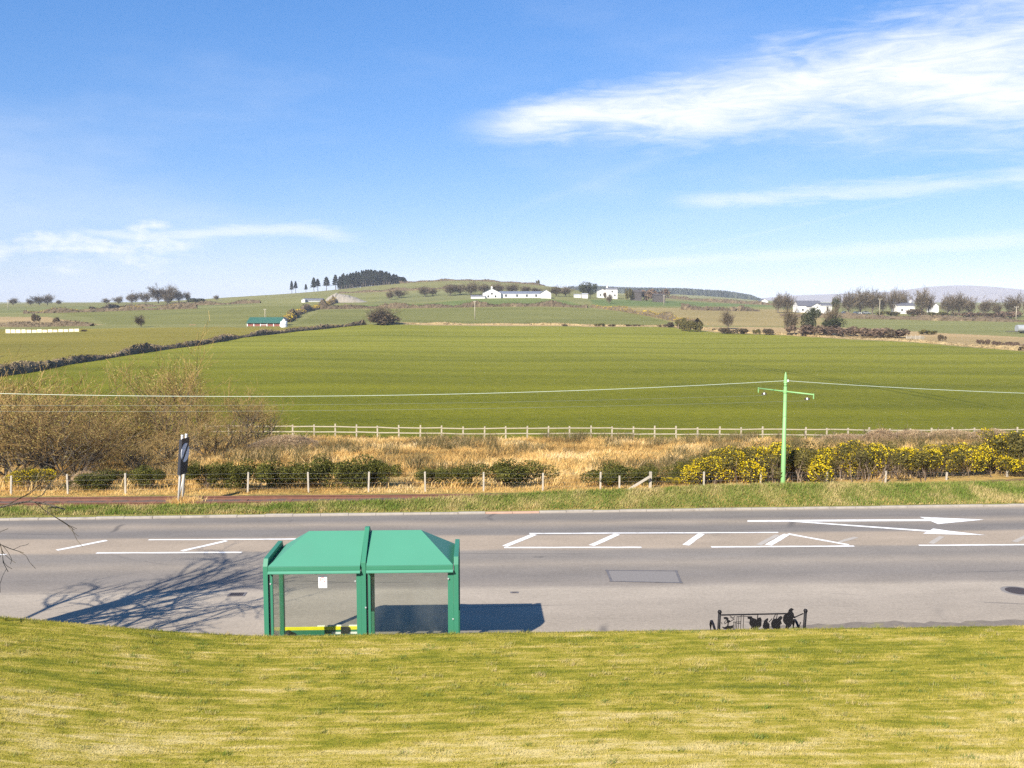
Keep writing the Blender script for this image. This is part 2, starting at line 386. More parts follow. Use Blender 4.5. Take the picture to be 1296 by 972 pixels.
tr = n.m('MULTIPLY', n.m('MULTIPLY', n.m('SUBTRACT', 1.0, n.ss(dx, 0.2, 0.7)), n.ss(y_, 95, 120)), n.m('MULTIPLY', n.ss(y_, 215, 180), sw))
f1 = n.m('SUBTRACT', f1, n.m('MULTIPLY', tr, 0.3))
c = n.mix(1.0, cov, n.comb(n.m('ADD', 1.0, n.m('MULTIPLY', f1, 1.0)), n.m('ADD', 1.0, n.m('MULTIPLY', f1, 0.85)), n.m('ADD', 1.0, n.m('MULTIPLY', f1, 1.1))), 'MULTIPLY')
c = n.mix(n.m('MULTIPLY', n.ss(n.noise(n.map(p,(0.25,0.6,0),loc=(9,2,0)), 1.0, 6, 0.7), 0.55, 0.75), 0.35), c, (0.27,0.21,0.07))
n.put(b.inputs['Base Color'], c); b.inputs['Roughness'].default_value = 0.95; b.inputs['Specular IOR Level'].default_value = 0.1
n.put(b.inputs['Normal'], n.bump(n.noise(n.map(p,(2.2,2.2,1)), 1.0, 5, 0.75), 0.9, 0.25)); M['fields'] = m

# asphalt: wheel-track bands along the road, grain, stains
m, n, b = newmat('asphalt'); p = geo(n).outputs['Position']; x_, y_, z_ = n.sep(p)
yy = n.m('ADD', y_, n.m('MULTIPLY', n.m('SUBTRACT', n.noise(n.map(p,(0.15,0.6,0)), 1.0, 4), 0.5), 0.5))
t = n.m('DIVIDE', n.m('SUBTRACT', yy, 20.0), 11.5)
warm, cool, dark, tan_ = (0.205,0.178,0.156), (0.165,0.158,0.162), (0.118,0.114,0.122), (0.235,0.195,0.158)
band = n.ramp(t, [(0.02,(0.262,0.236,0.208)),(0.14,(0.262,0.238,0.212)),(0.235,(0.292,0.266,0.236)),(0.265,(0.200,0.184,0.172)),(0.33,(0.166,0.156,0.152)),(0.385,(0.185,0.172,0.163)),(0.43,(0.232,0.210,0.188)),(0.49,(0.176,0.166,0.160)),(0.548,(0.184,0.172,0.163)),(0.570,(0.275,0.236,0.196)),(0.690,(0.270,0.232,0.194)),(0.715,(0.158,0.150,0.147)),(0.770,(0.146,0.139,0.138)),(0.83,(0.240,0.212,0.184)),(0.885,(0.142,0.135,0.134)),(0.945,(0.158,0.150,0.146)),(0.99,(0.28,0.25,0.22))])
gr = n.m('ADD', n.m('MULTIPLY', n.noise(p, 30, 3, 0.85), 0.6), n.m('MULTIPLY', n.noise(n.map(p,(9,14,1)), 1.0, 4, 0.75), 0.4)); md = n.noise(n.map(p,(0.5,1.2,0)), 1.0, 6, 0.65); lg = n.noise(n.map(p,(0.09,0.35,0),loc=(4,0,0)), 1.0, 4)
v = n.m('ADD', 1.0, n.m('ADD', n.m('MULTIPLY', n.m('SUBTRACT', gr, 0.5), 1.9), n.m('ADD', n.m('MULTIPLY', n.m('SUBTRACT', md, 0.5), 0.5), n.m('MULTIPLY', n.m('SUBTRACT', lg, 0.5), 0.35))))
c = n.mix(1.0, n.mix(1.0, band, (1.18,1.10,0.97), 'MULTIPLY'), n.comb(v,v,v), 'MULTIPLY')
spot = n.ss(n.noise(n.map(p,(0.9,2.2,0),loc=(5,9,0)), 1.0, 4, 0.5), 0.70, 0.76); c = n.mix(n.m('MULTIPLY', spot, 0.45), c, (0.06,0.058,0.06))
lite = n.ss(n.noise(n.map(p,(1.6,7,0),loc=(1,3,0)), 1.0, 6, 0.7), 0.62, 0.74); c = n.mix(n.m('MULTIPLY', lite, 0.4), c, (0.34,0.30,0.25))
vor = n.n('ShaderNodeTexVoronoi', feature='DISTANCE_TO_EDGE'); n.put(vor.inputs['Vector'], n.mix(0.13, n.map(p,(0.11,0.42,0)), n.n('ShaderNodeTexNoise').outputs[1])); vor.inputs['Scale'].default_value = 1.0
crk = n.m('MULTIPLY', n.m('SUBTRACT', 1.0, n.ss(vor.outputs[0], 0.0, 0.012)), n.ss(n.noise(n.map(p,(0.2,0.3,0)), 1.0, 2), 0.52, 0.62))
c = n.mix(n.m('MULTIPLY', crk, 0.6), c, (0.05,0.048,0.05))
n.put(b.inputs['Base Color'], c); b.inputs['Roughness'].default_value = 0.88; b.inputs['Specular IOR Level'].default_value = 0.3
n.put(b.inputs['Normal'], n.bump(gr, 0.6, 0.012)); M['asphalt'] = m

m, n, b = newmat('road_paint'); p = geo(n).outputs['Position']
wr = n.ss(n.noise(n.map(p,(4,9,0)), 1.0, 7, 0.75), 0.50, 0.66)
n.put(b.inputs['Base Color'], n.mix(n.m('MULTIPLY', wr, 0.55), (0.80,0.79,0.76), (0.32,0.29,0.26))); b.inputs['Roughness'].default_value = 0.7; M['paint'] = m
M['old_paint'] = plain('worn_paint', (0.37,0.33,0.28), 0.9, var=0.25, scale=5)
M['patch'] = plain('patch_asphalt', (0.195,0.176,0.160), 0.9, var=0.4, scale=22, bump=0.004)
M['seal'] = plain('bitumen_seal', (0.125,0.115,0.115), 0.8, var=0.5, scale=5)
M['iron'] = plain('cast_iron', (0.07,0.055,0.05), 0.7, 0.4, scale=20, grime=((0.14,0.07,0.05),0.5))
M['concrete'] = plain('kerb_concrete', (0.31,0.275,0.235), 0.9, var=0.3, scale=4, bump=0.006, grime=((0.15,0.125,0.10),0.7))
M['redkerb'] = plain('reddish_kerb_concrete', (0.40,0.255,0.185), 0.9, var=0.25, scale=5, grime=((0.25,0.16,0.11),0.5))
M['pavement'] = plain('footway_tarmac', (0.20,0.17,0.135), 0.9, var=0.25, scale=7, bump=0.005, grime=((0.24,0.20,0.10),0.6))
M['dirt'] = plain('roadside_dirt', (0.17,0.14,0.11), 0.95, var=0.45, scale=6, bump=0.02, grime=((0.26,0.23,0.08),0.6))
M['green'] = plain('green_paint', (0.034,0.182,0.104), 0.5, var=0.08, scale=2, grime=((0.045,0.165,0.10),0.4))
M['green_roof'] = plain('green_roof_paint', (0.060,0.232,0.146), 0.55, var=0.07, scale=1.5, grime=((0.07,0.222,0.15),0.5))
M['rubber_and_shade'] = plain('black_rubber_and_shade', (0.012,0.016,0.016), 0.7)  # tyre black, also the black of the painted gap shade on the shelter
M['yellow'] = plain('yellow_enamel', (0.80,0.72,0.02), 0.5, var=0.08)
M['white'] = plain('white_enamel', (0.78,0.78,0.76), 0.55, var=0.05)
M['red'] = plain('red_print', (0.55,0.05,0.04), 0.6)
M['black_print'] = plain('black_print', (0.03,0.03,0.03), 0.6)
M['bolt'] = plain('bolt_zinc', (0.75,0.76,0.74), 0.35, 0.6)
M['black'] = plain('black_powder_coat', (0.009,0.008,0.009), 0.6, var=0.2, scale=15, spec=0.25)
M['sign_black'] = plain('sign_back_black', (0.018,0.019,0.026), 0.55, var=0.3)
M['sign_face'] = plain('sign_face_white', (0.72,0.72,0.74), 0.5, var=0.1)
M['galv'] = plain('pale_painted_tube', (0.48,0.47,0.43), 0.5, 0.1, var=0.12, scale=5, grime=((0.3,0.27,0.22),0.5))
M['lime'] = plain('light_green_paint', (0.20,0.40,0.14), 0.5, var=0.1, scale=3, grime=((0.30,0.46,0.20),0.45))
M['insulator'] = plain('porcelain', (0.75,0.76,0.72), 0.25)
M['wire'] = plain('aluminium_cable', (0.52,0.58,0.46), 0.45, 0.2)
M['thinwire'] = plain('copper_trolley_wire', (0.20,0.22,0.17), 0.5, 0.3)
M['fencewire'] = plain('fence_wire', (0.42,0.42,0.40), 0.5, 0.5)
M['rust'] = plain('rusty_rail', (0.16,0.070,0.045), 0.85, var=0.4, scale=9, bump=0.004, grime=((0.22,0.10,0.06),0.5))
M['rust2'] = plain('rust_stained_sleeper', (0.17,0.085,0.055), 0.9, var=0.4, scale=7, grime=((0.07,0.05,0.04),0.5))
M['ballast'] = plain('rust_stained_ballast', (0.125,0.085,0.065), 0.95, var=0.5, scale=14, bump=0.05, grime=((0.09,0.06,0.05),0.6))
M['timber'] = plain('weathered_timber', (0.38,0.33,0.24), 0.85, var=0.3, scale=4, grime=((0.22,0.19,0.14),0.6))
M['post'] = plain('grey_fence_post', (0.42,0.37,0.29), 0.9, var=0.25, scale=6, grime=((0.2,0.17,0.12),0.5))
M['bark'] = plain('bark', (0.10,0.082,0.06), 0.95, var=0.4, scale=9, bump=0.02, grime=((0.19,0.17,0.12),0.6))
M['twig'] = island('twigs', [(0.0,(0.055,0.042,0.028)),(0.6,(0.13,0.10,0.06)),(1.0,(0.25,0.20,0.12))], 0.8, 0.0)
M['fartwig'] = island('far_twigs', [(0.0,(0.06,0.048,0.03)),(0.6,(0.135,0.105,0.065)),(1.0,(0.26,0.20,0.12))], 0.85, 0.1, spec=0.1)
M['willow'] = island('willow_twigs', [(0.0,(0.085,0.052,0.022)),(0.45,(0.30,0.19,0.07)),(1.0,(0.56,0.39,0.145))], 0.8, 0.2, (0.25,0.5))
M['catkin'] = island('willow_catkins', [(0.0,(0.18,0.15,0.035)),(0.5,(0.38,0.31,0.08)),(1.0,(0.54,0.45,0.16))], 0.8, 0.3)
M['privet'] = island('evergreen_leaves', [(0.0,(0.026,0.026,0.006)),(0.5,(0.070,0.072,0.013)),(0.85,(0.15,0.145,0.025)),(1.0,(0.25,0.22,0.05))], 0.65, 0.15, (1.3,0.35), 0.15)
M['gorse'] = island('gorse_spines', [(0.0,(0.034,0.034,0.010)),(0.5,(0.10,0.088,0.022)),(1.0,(0.24,0.19,0.05))], 0.8, 0.2, (0.9,0.35))
M['gorse_flower'] = island('gorse_flowers', [(0.0,(0.55,0.36,0.0)),(0.5,(0.74,0.55,0.005)),(1.0,(0.86,0.70,0.03))], 0.6, 0.25)
M['dead'] = island('dead_stems', [(0.0,(0.06,0.04,0.028)),(0.6,(0.15,0.105,0.07)),(1.0,(0.26,0.2,0.14))], 0.9, 0.0)
M['bramble'] = island('bramble_canes', [(0.0,(0.20,0.13,0.07)),(0.5,(0.46,0.32,0.18)),(1.0,(0.70,0.53,0.31))], 0.9, 0.3, (0.4,0.3))
M['far_bramble'] = island('far_bramble', [(0.0,(0.055,0.036,0.025)),(0.5,(0.14,0.092,0.06)),(1.0,(0.27,0.19,0.12))], 0.9, 0.1, (0.1,0.4))
M['straw'] = island('straw_grass', [(0.0,(0.10,0.075,0.03)),(0.22,(0.32,0.20,0.065)),(0.45,(0.66,0.41,0.13)),(0.7,(0.80,0.56,0.22)),(1.0,(0.84,0.68,0.42))], 0.8, 0.4, (0.20,0.68))
M['verge'] = island('verge_grass', [(0.0,(0.10,0.165,0.018)),(0.4,(0.19,0.235,0.04)),(0.58,(0.33,0.30,0.09)),(1.0,(0.62,0.46,0.22))], 0.75, 0.3, (0.9,0.6))
M['hedge_br'] = island('hedge_brown', [(0.0,(0.03,0.023,0.013)),(0.5,(0.095,0.068,0.036)),(0.85,(0.19,0.138,0.072)),(1.0,(0.32,0.24,0.13))], 0.9, 0.1, (0.06,0.45))
M['hedge_or'] = island('hedge_gorse', [(0.0,(0.07,0.055,0.02)),(0.45,(0.24,0.17,0.04)),(0.75,(0.45,0.32,0.03)),(1.0,(0.62,0.46,0.02))], 0.9, 0.1, (0.05,0.5))
M['conifer'] = island('conifer_needles', [(0.0,(0.012,0.018,0.014)),(0.6,(0.030,0.040,0.028)),(1.0,(0.06,0.07,0.045))], 0.8, 0.05)
M['ever'] = island('dark_evergreen', [(0.0,(0.018,0.024,0.010)),(0.6,(0.045,0.055,0.020)),(1.0,(0.09,0.095,0.04))], 0.8, 0.1)
M['trunk_far'] = plain('far_bark', (0.13,0.105,0.085), 0.95, var=0.3, scale=0.5)
M['render'] = plain('white_render', (0.64,0.63,0.60), 0.9, var=0.05, scale=0.4)
M['slate'] = plain('slate_roof', (0.10,0.10,0.115), 0.7, var=0.2, scale=0.8)
M['blue_slate'] = plain('blue_grey_roof', (0.13,0.15,0.19), 0.7, var=0.15, scale=0.8)
M['glass_dark'] = plain('dark_window', (0.03,0.035,0.04), 0.15)
M['barn_red'] = plain('red_brown_boards', (0.23,0.075,0.055), 0.8, var=0.2, scale=0.6)
M['barn_green'] = plain('green_sheet_roof', (0.035,0.115,0.075), 0.6, var=0.15, scale=0.5)
M['cream'] = plain('cream_concrete', (0.72,0.66,0.48), 0.85, var=0.1, scale=0.5, grime=((0.45,0.40,0.28),0.4))
M['tank'] = plain('pale_tank', (0.70,0.74,0.78), 0.5, var=0.08, scale=0.6)
M['stone'] = plain('pale_stone', (0.26,0.23,0.18), 0.95, var=0.35, scale=0.6, bump=0.1, grime=((0.17,0.15,0.09),0.8))
M['orange'] = plain('orange_plastic', (0.55,0.16,0.06), 0.6, var=0.2, scale=1)
M['tin'] = plain('grey_sheet_metal', (0.38,0.39,0.39), 0.5, 0.3, var=0.2, scale=0.8)
M['dark_shed'] = plain('dark_shed_boards', (0.07,0.06,0.055), 0.9, var=0.3, scale=0.6)
M['hill'] = plain('heather_hill', (0.17,0.13,0.10), 0.95, var=0.35, scale=0.0016)
m, n, b = newmat('glass'); lwn = n.n('ShaderNodeLayerWeight'); lwn.inputs[0].default_value = 0.5; fres = n.m('ADD', 0.05, n.m('MULTIPLY', n.m('POWER', lwn.outputs['Facing'], 4.0), 0.5))
tr = n.n('ShaderNodeBsdfTransparent'); tr.inputs[0].default_value = (0.91,0.93,0.90,1); gl = n.n('ShaderNodeBsdfGlossy'); gl.inputs['Roughness'].default_value = 0.02
df = n.n('ShaderNodeBsdfDiffuse'); df.inputs[0].default_value = (0.36,0.36,0.33,1)
sm = n.ss(n.noise(n.map(geo(n).outputs['Position'],(1.5,1.5,0.7)), 1.0, 6, 0.65), 0.35, 0.8)
m1 = n.n('ShaderNodeMixShader'); n.put(m1.inputs[0], n.m('MULTIPLY', sm, 0.07)); n.nt.links.new(tr.outputs[0], m1.inputs[1]); n.nt.links.new(df.outputs[0], m1.inputs[2])
m2 = n.n('ShaderNodeMixShader'); n.put(m2.inputs[0], fres); n.nt.links.new(m1.outputs[0], m2.inputs[1]); n.nt.links.new(gl.outputs[0], m2.inputs[2])
n.nt.links.new(m2.outputs[0], n.nt.nodes['Material Output'].inputs[0]); M['glass'] = m

# ------------------------------------------------------------------ ground sheet
def poly_world(px_pts): return np.array([tp(*q)[:2] for q in px_pts])
def inside(poly, x, y):
    r = np.zeros(x.shape, bool); n = len(poly); j = n-1
    for i in range(n):
        xi, yi = poly[i]; xj, yj = poly[j]
        c = (yi > y) != (yj > y)
        r ^= c & (x < (xj-xi)*(y-yi)/((yj-yi) if yj != yi else 1e-9)+xi); j = i
    return r
rows = np.unique(np.concatenate([np.linspace(-30,9,14), np.linspace(9,15.6,14), np.linspace(15.6,17.3,18), np.array([18,19,19.2,19.255,19.265]), np.linspace(20.5,30.4,6), np.linspace(30.45,36.2,64), np.geomspace(36.3,80,110), np.geomspace(80.3,1400,300), np.geomspace(1410,7000,40)]))
tt = np.unique(np.concatenate([np.linspace(-1.03,-0.62,26), np.linspace(-0.62,0.62,330), np.linspace(0.62,1.03,26)]))
Yg = np.repeat(rows[:,None], len(tt), 1); Xg = tt[None]*(np.maximum(Yg,-20)*0.97+45)
Zg = zg(Xg, Yg)
nr, nc = Xg.shape
idx = np.arange(nr*nc).reshape(nr,nc)
quads = np.stack([idx[:-1,:-1],idx[:-1,1:],idx[1:,1:],idx[1:,:-1]],-1).reshape(-1,4)
gme = mesh_np('ground', np.stack([Xg,Yg,Zg],-1).reshape(-1,3), [quads], [M['fields'],M['lawn']], True)
yc_ = Yg[:-1,:-1].reshape(-1); gme.polygons.foreach_set('material_index', (yc_ < 17.4).astype(np.int32))
cov = np.zeros((nr,nc,3)); cov[:] = (0.20,0.19,0.06)
TAN = (0.42,0.28,0.09)
near = Yg < 80; cov[near] = TAN; cov[(Yg < 34.2+bend(Xg))&(Yg > 30)] = (0.17,0.16,0.045)
def cover(px_pts, col): cov[inside(poly_world(px_pts), Xg, Yg) & (Yg > 60)] = col
G_MAIN, G_FAR, G_OLIVE, STRAW_F = (0.198,0.196,0.022), (0.158,0.158,0.042), (0.205,0.172,0.028), (0.37,0.26,0.12)
left_hedge = [(-300,520),(-120,493),(20,473),(90,460),(180,446),(250,437),(300,428),(370,420),(420,415),(462,411)]
cov[(Yg > 78)&(Yg < 1400)] = (0.19,0.185,0.06)
cover([(-300,418),(0,417),(150,415.5),(310,414.5),(372,413.5),(455,409.5),(462,411)]+left_hedge[::-1][1:], G_OLIVE)
main = left_hedge+[(520,411.5),(700,413),(850,414.5),(905,421),(1000,425),(1100,431),(1160,434),(1296,445),(1700,470)]
mw = np.concatenate([poly_world(main), [[420,95],[60,79.5],[0,79.5],[-30,79.0],[-140,84]]])
minside = inside(mw, Xg, Yg); _f = ss(85,260,Yg)[...,None]; cov[minside] = (np.array((0.140,0.142,0.006))*(1-_f)+np.array(G_MAIN)*_f)[minside]
stripe = np.zeros((nr,nc)); stripe[minside] = 1.0; stripe[Yg > 300] = 0.25; stripe[(Yg>80)&~minside] = 0.35
cover([(-200,402),(0,401),(60,401),(130,411),(0,412),(-200,412)], STRAW_F)
cover([(60,395.5),(140,394),(240,391),(330,387.5),(400,386.5),(412,385),(372,397),(352,410),(140,411),(115,402)], G_FAR)
cover([(-100,394),(35,395.5),(140,392.5),(240,389),(330,385),(300,383.5),(0,387)], (0.16,0.165,0.055))
cover([(372,411),(405,393),(500,391),(640,389),(745,391),(800,396),(850,408),(858,411.5),(480,407.5)], G_FAR)
cover([(445,386),(540,384),(600,378.5),(690,378),(720,381),(742,389),(640,387),(500,389.5)], (0.130,0.160,0.04))
cover([(745,379),(870,381.5),(980,386),(985,388.5),(870,388),(752,387)], (0.12,0.155,0.045))
cover([(756,390),(870,389.5),(1010,392),(1040,400),(1040,413),(900,413),(862,409),(800,395)], (0.28,0.215,0.085))
cover([(480,408),(700,409.5),(850,412),(905,414),(1040,414),(1100,416),(1180,421),(1296,427),(1700,440),(1700,470),(1296,444.5),(1160,433.5),(1100,430.5),(1000,424.5),(905,420.5),(850,414),(700,412.6),(520,411)], STRAW_F)
cover([(1045,409),(1180,407.5),(1296,409),(1700,411),(1700,430),(1296,422),(1180,418),(1100,415),(1050,412.5)], (0.185,0.185,0.06))
cover([(500,372),(540,370),(600,364),(690,372),(700,377),(610,377),(540,382),(470,384)], (0.175,0.175,0.065))
cov[(Yg > 700)&(Yg < 1300)] = cov[(Yg > 700)&(Yg < 1300)]*0.4+np.array((0.185,0.172,0.06))*0.6
for nm, arr, tp_ in (('cover',cov,'FLOAT_COLOR'),):
    at = gme.color_attributes.new(nm, tp_, 'POINT'); at.data.foreach_set('color', np.concatenate([arr.reshape(-1,3),np.ones((nr*nc,1))],1).astype(np.float32).reshape(-1))
at = gme.attributes.new('stripe','FLOAT','POINT'); at.data.foreach_set('value', stripe.reshape(-1).astype(np.float32))
ground = link('ground', gme); tag(ground, kind='structure')

# ------------------------------------------------------------------ road, pavement, kerbs, markings
XR = np.concatenate([[-90,-60], np.linspace(-40,40,41), [60,90]])
def strip(name, ya, yb, z, mat, parent=None, kind='structure', xs=XR, nseg=1):
    ya = np.broadcast_to(ya(xs) if callable(ya) else ya, xs.shape); yb = np.broadcast_to(yb(xs) if callable(yb) else yb, xs.shape)
    f = np.linspace(0,1,nseg+1); Y = ya[:,None]*(1-f)+yb[:,None]*f; X = np.repeat(xs[:,None],nseg+1,1); n_ = nseg+1
    i = np.arange(len(xs)-1)[:,None]*n_; j = np.arange(nseg)[None]
    o = link(name, mesh_np(name, np.stack([X,Y,np.full_like(X,z)],-1).reshape(-1,3), [np.stack([i+j,i+n_+j,i+n_+j+1,i+j+1],-1).reshape(-1,4)], mat), parent)
    if kind: tag(o, kind=kind)
    return o
road = strip('road', NEAR_KERB-0.05, lambda x: kerb_y(x)+0.05, 0.0, M['asphalt'])
pav = strip('pavement', 17.0, NEAR_KERB-0.12, 0.118, M['pavement'])
strip('dirt_strip', NEAR_KERB+0.02, lambda x: 19.62+0.36*ss(5.2,8.0,x)+0.05*np.sin(x*7)+0.04*np.sin(x*17+1)+0.05*np.sin(x*2.3), 0.004, M['dirt'], xs=np.linspace(-5,26,160))
kerb = tag(bpy.data.objects.new('kerb', None), kind='structure'); COL.objects.link(kerb)
rk = rngf(5)
def kerb_mesh(h, wd=0.125, ln=0.9, mat=None):
    mb = MB(); g = 0.006; r = 0.02
    mb.prism([(0,-0.1),(wd,-0.1),(wd,h),(r,h),(0,h-r)], g, ln-g, 'yz'); mb.V[-1] = mb.V[-1][:,[0,1,2]]
    return mb.mesh('kerb_stone', mat)
# prism 'yz' puts the profile in y,z and extrudes along x
km = kerb_mesh(0.065, mat=M['concrete']); kr = kerb_mesh(0.05, mat=M['redkerb']); kn = kerb_mesh(0.122, mat=M['dirt'])
slope = math.atan(0.0245)
x = -24.0
xr0, xr1 = gp(620,650,0)[0], gp(694,650,0)[0]
while x < 27:
    red = xr0-0.3 < x < xr1-0.4
    link('kerb_stone', kr if red else km, kerb, (x, float(kerb_y(x))+rk.normal()*0.006, rk.normal()*0.006), (0,0,slope+rk.normal()*0.004)); x += 0.9
x = -16.0
while x < 17:
    o = link('kerb_stone', kn, kerb, (x+0.9, NEAR_KERB+rk.normal()*0.004, rk.normal()*0.004), (0,0,math.pi+rk.normal()*0.003)); x += 0.9

def flat_poly(name, pts, z, mat, parent):
    n_ = len(pts); V = [(p[0],p[1],z) for p in pts]
    me = mesh_np(name, V, [np.arange(n_)[None]], mat); o = link(name, me, parent)
    if o.data.polygons[0].normal.z < 0: o.data.flip_normals()
    return o
def line_mark(p0, p1, wd, name='marking_line', z=0.005, mat=None):
    a, b_ = gp(*p0)[:2], gp(*p1)[:2]; d = (b_-a)/np.linalg.norm(b_-a); q = np.array([-d[1],d[0]])*wd/2
    nseg = max(2,int(np.linalg.norm(b_-a)/0.35)); t = np.linspace(0,1,nseg+1)[:,None]; P = a*(1-t)+b_*t
    jit = rk.normal(size=(nseg+1,2))*0.006
    V = np.concatenate([np.c_[P+q*(1+jit[:,:1]/wd*2),np.full(nseg+1,z)], np.c_[P-q*(1+jit[:,1:]/wd*2),np.full(nseg+1,z)]])
    i = np.arange(nseg)
    return link(name, mesh_np(name, V, [np.stack([i+nseg+1,i+nseg+2,i+1,i],-1)], mat or M['paint']), road)
for p0, p1, wd in [((188,683.3),(386,682.3),.11),((670,675.3),(985,674.0),.11),((-40,702.5),(8,702),.11),((122,700),(306,699.2),.12),((638,693.2),(812,692.8),.12),((900,692.4),(1081,691.2),.12),((1163,690.4),(1345,689.2),.12),
                   ((72,696.5),(135,684),.15),((230,697.5),(287,684.5),.15),((639,691.5),(676,676.5),.19),((749,690.5),(781,676.2),.19),((868,690),(888,675.6),.20),((972.5,690),(996,676.3),.20),((997,675.8),(1074,689.7),.15)]:
    line_mark(p0, p1, wd)
for p0, p1 in [((960,690),(984,677)),((1062,686),(1084,680)),((1178,688),(1192,679)),((1284,686),(1300,678))]: line_mark(p0, p1, .16, 'faded_marking', 0.004, M['old_paint'])
for pts in [[(946,658.6),(1172,657.2),(1163.8,654.4),(1192,655.6),(1245.7,657.8),(1187,663.4),(1178,659.6),(946,660.6)], [(986,659.4),(1000,659.2),(1177,671.6),(1181,669.2),(1200,672),(1247.7,677.6),(1200,676.6),(1168,675.6),(1174,673.2)]]:
    flat_poly('marking_arrow', [gp(*q) for q in pts], 0.006 if pts[0][0] < 960 else 0.009, M['paint'], road)
pc = [gp(*q)[:2] for q in ((768,722),(855.6,722.8),(861.7,737.8),(773.6,735.8))]
patch = flat_poly('repair_patch', pc, 0.004, M['patch'], road)
for i in range(4):
    a, b_ = pc[i], pc[(i+1)%4]; d = (b_-a)/np.linalg.norm(b_-a); q = np.array([-d[1],d[0]])*0.032
    flat_poly('seal_joint', [a-q-d*0.05,b_-q+d*0.05,b_+q+d*0.05,a+q-d*0.05], 0.0075+0.001*(i%2), M['seal'], patch)
def grate(px, py, wx, wy, label):
    p = gp(px,py); t = thing('drain_grate', label, 'drain', (p[0],p[1],0.003)); MB().box((-wx/2,-wy/2,0),(wx/2,wy/2,0.004)).obj('frame', M['seal'], t)
    for k in range(7):
        x0 = -wx/2+0.05+k*(wx-0.1)/7; MB().box((x0,-wy/2+0.04,0.004),(x0+(wx-0.1)/7*0.6,wy/2-0.04,0.012)).obj('bar', M['iron'], t)
grate(300,752.5,0.42,0.30,'rusty slotted drain grate in the road among the tree shadows')
grate(651,750,0.20,0.12,'tiny dark drain cover in the road beyond the shelter shadow')
p = gp(1289,748); t = thing('manhole_cover', 'dark round manhole cover near the right end of the road', 'manhole', (p[0],p[1],0.004))
MB().lathe([(0.0,0.006),(0.27,0.006),(0.29,0.0),(0.30,0.0)],28).obj('cover', M['iron'], t); MB().lathe([(0.30,0.002),(0.37,0.001),(0.40,-0.004)],28).obj('surround', M['patch'], t)

# ------------------------------------------------------------------ lawn and verge grass
rg = rngf(11)
def scatter(n_, x0, x1, y0, y1, rng, keep=None):
    x = x0+(x1-x0)*rng.random(n_); y = y0+(y1-y0)*rng.random(n_)
    if keep is not None:
        k = keep(x,y); x, y = x[k], y[k]
    return np.stack([x,y,zg(x,y)],-1)
fr = lambda mrg: (lambda x,y: np.abs(x-0.04*y) < 0.56*y+mrg)
P = scatter(360000,-13,13,10.2,17.1,rg,fr(0.6))
def vnoise(x, y, sc, seed):
    g_ = rngf(seed).random((512,512)); fx_, fy2 = x*sc+200, y*sc+100; i_, j_ = np.floor(fx_).astype(int), np.floor(fy2).astype(int); u_, v_ = fx_-i_, fy2-j_
    u_, v_ = u_*u_*(3-2*u_), v_*v_*(3-2*v_); G_ = lambda a_, b_: g_[a_ % 512, b_ % 512]
    return (G_(i_,j_)*(1-u_)+G_(i_+1,j_)*u_)*(1-v_)+(G_(i_,j_+1)*(1-u_)+G_(i_+1,j_+1)*u_)*v_
clump = vnoise(P[:,0]*0.6,P[:,1],2.2,1)
clump = np.clip(clump*0.45+0.35*vnoise(P[:,0],P[:,1],7.0,2)+0.30*vnoise(P[:,0],P[:,1],16.0,3)-0.05+0.10*rg.normal(size=len(P)),0,1)
hh = 0.010+0.040*clump**1.6
o = link('lawn_grass', blade_mesh(P, hh, 0.007, rg, 0.9, name='lawn_grass', mat=M['blades'])); tag(o,'short yellowish mown lawn grass across the foreground','lawn',kind='stuff')
P = []
for k in range(420):
    cx_, cy_ = -9+18*rg.random(), 10.8+5.9*rg.random()**0.8; q_ = 18+int(30*rg.random()); P.append(np.c_[cx_+rg.normal(size=q_)*0.05, cy_+rg.normal(size=q_)*0.035, np.zeros(q_)])
P = np.concatenate(P); P[:,2] = zg(P[:,0],P[:,1]); o = link('lawn_tufts', blade_mesh(P, 0.062, 0.007, rg, 1.0, name='lawn_tufts', mat=M['verge'])); tag(o,'taller greener tufts dotted over the mown lawn','grass',kind='stuff')
P = scatter(190000,-24,25,30.9,35.2,rg,lambda x,y: (y > kerb_y(x)+0.16)&(y < 32.15+bend(x)))
P = np.concatenate([P, scatter(50000,4,25,31.5,36.5,rg,lambda x,y: (y > 31.6+bend(x))&(y < 33.4+bend(x)))])
low = ss(0.9,0.1,(P[:,1]-kerb_y(P[:,0]))/1.0)
o = link('verge_grass', blade_mesh(P, 0.085+0.05*rg.random(len(P)), 0.016, rg, 0.8, name='verge_grass', mat=M['verge'], two=True)); tag(o,'rough green and straw grass along the far roadside verge','grass',kind='stuff')
# straw edge at the kerb
P = scatter(26000,-24,25,30.9,31.9,rg,lambda x,y: (y > kerb_y(x)+0.14)&(y < kerb_y(x)+0.14+0.38*rg.random(len(x))+0.25*ss(-2,8,x)))
o = link('dry_verge_grass', blade_mesh(P, 0.07, 0.014, rg, 1.1, name='dry_verge_grass', mat=M['straw'])); tag(o,'dry straw grass lining the far kerb','grass',kind='stuff')
